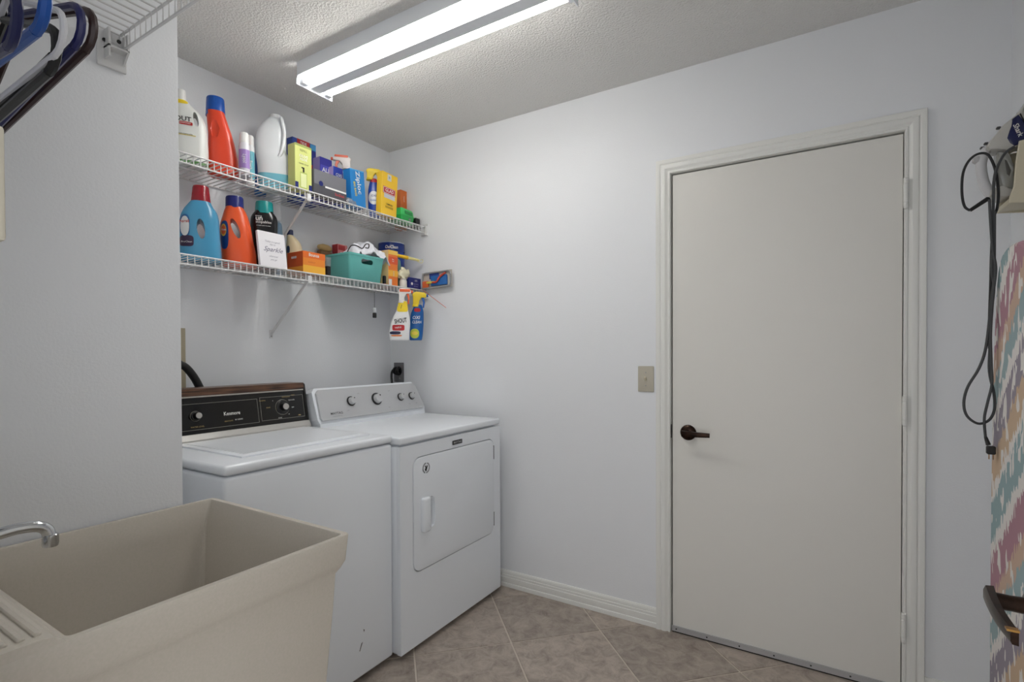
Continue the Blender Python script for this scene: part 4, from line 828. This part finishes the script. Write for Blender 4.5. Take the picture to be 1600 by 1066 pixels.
M().lathe([(r_*.9, zt_*.8), (r_, zt_*.8), (r_, zt_-.004), (r_*.97, zt_), (r_*.9, zt_-.004), (0, zt_-.004)], (0, 0, 0), 32).build('lid', P((22, 50, 130), .25), I.root)
lettering(I.b, W_, 'OxiClean', .026, lambda x, y: (r_*1.004*math.sin((x)/r_), -r_*1.004*math.cos(x/r_), zt_*.89+y), bold=.03, shear=.2, width=.075)
M().lathe([(r_*1.0, zt_-.003), (r_*1.012, zt_-.001), (r_*1.0, zt_+.001), (r_*.97, zt_+.001)], (0, 0, 0), 32).build('rim', P((206, 216, 232)), I.root)
c = carton('cleaning_pad_box', 'narrow orange and yellow upright carton beside the teal basket', 'box', 607, 621.5, 390, .262, ZL, .10, CARD((240, 128, 50)), CARD((236, 206, 150)))
c.panel(-1, 1, .62, .82, CARD((226, 90, 50))); c.panel(-1, 1, .28, .45, CARD((248, 184, 60))); c.panel(-.95, -.3, .02, .20, W_, 'bar_code'); c.txt(0, .72, '17', .020, W_, rot=PI/2, bold=.03); c.panel(-1, 1, .88, 1, CARD((244, 200, 90))); c.txt(.1, .36, 'PADS', .012, W_, rot=PI/2)
# yellow duster handle with wire loop
P0, P1 = at(619, 399, 'x', .215), at(655, 407, 'y', -.035)
du = thing('duster_handle', 'yellow tapered duster handle with wire loop sticking out', 'duster', (0, 0, 0))
v_ = (P1-P0); M().tube([P0, P0+v_*.5], [.010, .0105], 12).build('grip', P((244, 196, 40), .4), du); M().tube([P0+v_*.5, P1], [.0095, .006], 12).build('ferrule', P((232, 222, 150), .4), du)
lp = [P1-v_*.12+Vector((0, 0, -.006)), P1+Vector((.012, .006, -.016)), P1+Vector((.022, .008, -.004)), P1+Vector((.016, .008, .004)), P1]
M().tube(lp, .0018, 6, 5).build('wire_loop', P((222, 214, 150), .3), du)
vb_ = P0.z-.011-ZL; pn = P0+v_*.10
M().lathe([(0, 0), (.020, 0), (.024, vb_*.5), (.018, vb_*.9), (0, vb_)], (pn.x-.01, pn.y+.0, ZL), 14).build('duster_head', P((110, 150, 140), .9), du)
crumple('cotton_gloves', 'cream cotton gloves bunched beside the orange upright carton', 'gloves', (.262, at(633, 425, 'x', .270).y-.004, ZL+.054), (.020, .040, .034), mat('cream_knit', (232, 226, 196), .95, bump=(260, .5)), 5.5, 3, .6)
wj = thing('white_jar', 'small white jar under the cream gloves', 'jar', (.262, at(630, 445, 'x', .262).y, ZL))
M().lathe([(0, 0), (.019, 0), (.021, .006), (.021, .040), (.017, .046), (0, .046)], (0, 0, 0), 18).build('jar_body', P((226, 222, 214), .35), wj); M().lathe([(0, .044), (.019, .044), (.019, .054), (0, .055)], (0, 0, 0), 18).build('lid', P((206, 200, 190), .35), wj)
c = carton('bulb_box', 'small dark blue box in front of the edger pack', 'box', 640, 657.5, 433, .286, ZL, .05, CARD((36, 46, 120)))
c.txt(.1, .75, 'LED', .014, W_); c.txt(.1, .45, 'soft white', .010, CARD((150, 160, 210))); c.txt(.1, .25, '60 watt', .010, CARD((150, 160, 210)))
M().lathe([(0, 0), (.008, 0), (.008, .0006), (0, .0006)], (-.6*c.w/2, -c.dep/2-.0012, c.h*.45), 14, axis='y').build('round_print', W_, c.box)
# edger pack against the door wall
e0, e1_ = at(660, 452, 'y', -.022), at(707, 447, 'y', -.022); e2_ = at(707, 420, 'y', -.022)
eg = thing('paint_edger_pack', 'blister-packed blue and orange paint edger against the white wall', 'edger pack', (e0.x, -.022, ZL+.002))
ew, eh = e1_.x-e0.x, e2_.z-e1_.z; eg.rotation_euler = (0, -math.atan2(e1_.z-ZL-.004, ew), 0)
M().bbox(0, ew, -.001, .001, 0, eh, .0008, 1).build('backing_card', CARD((196, 190, 182)), eg)
M().tube([(p[0], -.008, p[1]) for p in rrect(.012, ew-.006, .006, eh-.006, .02, 3)]+[(ew-.006, -.008, eh-.026)], .005, 6).build('tray_frame', P((150, 152, 154), .3), eg)
M().bbox(ew*.33, ew*.86, -.012, -.001, .014, eh*.74, .004).build('blue_pad', P((40, 104, 176), .6), eg)
M().tube([(ew*.40, -.016, eh*.34), (ew*.56, -.018, eh*.36), (ew*.66, -.018, eh*.62), (ew*.84, -.016, eh*.82)], .0055, 8, 4).build('handle', P((206, 78, 60), .4), eg)
M().bbox(ew*.20, ew*.46, -.018, -.008, eh*.30, eh*.42, .003).build('yellow_sleeve', P((232, 214, 90), .4), eg); M().bbox(ew*.05, ew*.24, -.014, -.001, eh*.08, eh*.48, .004).build('orange_block', P((226, 110, 60), .4), eg)
M().bbox(ew*.26, ew*.58, -.004, -.001, eh*.58, eh*.90, .001, 1).build('print_card', P((44, 66, 140), .5), eg)
st0, st1 = at(664, 456, 'y', -.036), at(697, 481, 'y', -.016)
tag(M().tube([st0+(st0-st1)*.12, st1], .0016, 6).build('red_stick', P((206, 86, 66), .4), None), 'thin red stick poking down past the lower shelf end', 'stick')
rs = thing('scraper_tool', 'red and black scraper lying beside the teal basket', 'scraper', (.262, at(602, 436, 'x', .262).y-.006, ZL), PI/2)
M().bbox(-.012, .010, -.012, .012, .0, .008, .003).build('red_blade', RED, rs); M().bbox(-.009, .007, -.008, .008, .008, .052, .004).build('black_grip', K_, rs)

# ---------- things hanging from the lower shelf lip
XH = SD+.030
def hang_sprayer(name, label, uc, secs, dep, m, head, m_h, m_t, face, bottom_v):
    zb = at(uc, bottom_v, 'x', XH).z; I = Item(name, label, 'spray bottle', uc, bottom_v, XH, zb); I.body(secs, dep, m, 2.4); I.sprayer(*head, m_h, m_t, face); return I
I = hang_sprayer('spray_bottle', 'white stain remover spray bottle hanging from the lower shelf', 624, [(531, 609, 639), (520, 608, 640), (504, 611, 641), (494, 615, 639.5), (486, 619, 638), (478, 621, 637), (471, 623, 636)], .024, P((236, 236, 236), .3), (622, 450, 643, 471), P((236, 232, 230), .3), P((236, 104, 56), .35), 1, 532)
a_, z_ = I.uz(624, 455); b2, _ = I.uz(641, 455); M().bbox(a_, b2, -.0145, .0145, z_-.006, z_+.012, .004).build('orange_cover', P((236, 104, 56), .35), I.root)
I.patch(620, 471, 637.5, 488, YEL, 5, 'yellow_label'); I.letter(627, 480, '/', .03, P((150, 120, 30)), bold=.04); I.letter(626, 502, 'SHOUT', .034, K_, bold=.05, rot=.15, width=.066); I.patch(613, 508, 632, 517, RED, 6, 'red_band', .0012); I.letter(622, 512.5, 'TRIPLE', .012, W_, rot=.15, off=.002, bold=.02)
I.patch(609, 518, 626, 523, P((30, 34, 70)), 3, 'swoosh'); I.patch(611, 523.5, 628, 526, P((226, 120, 50)), 3, 'swoosh')
I = hang_sprayer('spray_bottle', 'blue stain remover spray bottle hanging near the door wall', 652, [(531, 640, 659.5), (520, 640, 661), (504, 640.5, 662), (490, 642, 662), (483, 645, 661), (477, 647, 659)], .022, P((26, 96, 168), .28), (644, 456, 667, 477), YEL, P((34, 96, 180), .35), 1, 532)
I.letter(650, 497, 'OXI', .026, W_, bold=.03, shear=.2, width=.042); I.letter(651, 504, 'CLEAN', .022, W_, bold=.03, shear=.2, width=.052); I.patch(647, 482, 657, 488, RED, 3, 'red_label'); I.patch(641, 514, 655, 529, P((196, 206, 70)), 2.3, 'green_splash'); I.patch(643, 518, 653, 524, P((236, 214, 80)), 2, 'yellow_burst', .0014)
kt = at(585, 458, 'x', XH-.018); kb = at(585, 481, 'x', XH-.018); kc = at(586, 497, 'x', XH-.018)
tg = thing('hanging_tag', 'small black and white tag on a string under the lower shelf', 'tag', (kt.x, kt.y, kt.z))
M().tube([(0, 0, .006), (0, 0, kb.z-kt.z)], .0011, 6).build('string', K_, tg); M().bbox(-.006, .006, -.010, .010, kc.z-kt.z, (kb.z+kc.z)/2-kt.z, .003).build('black_half', K_, tg); M().bbox(-.005, .005, -.009, .009, (kb.z+kc.z)/2-kt.z, kb.z-kt.z, .003).build('clear_half', P((190, 194, 198), .2), tg)
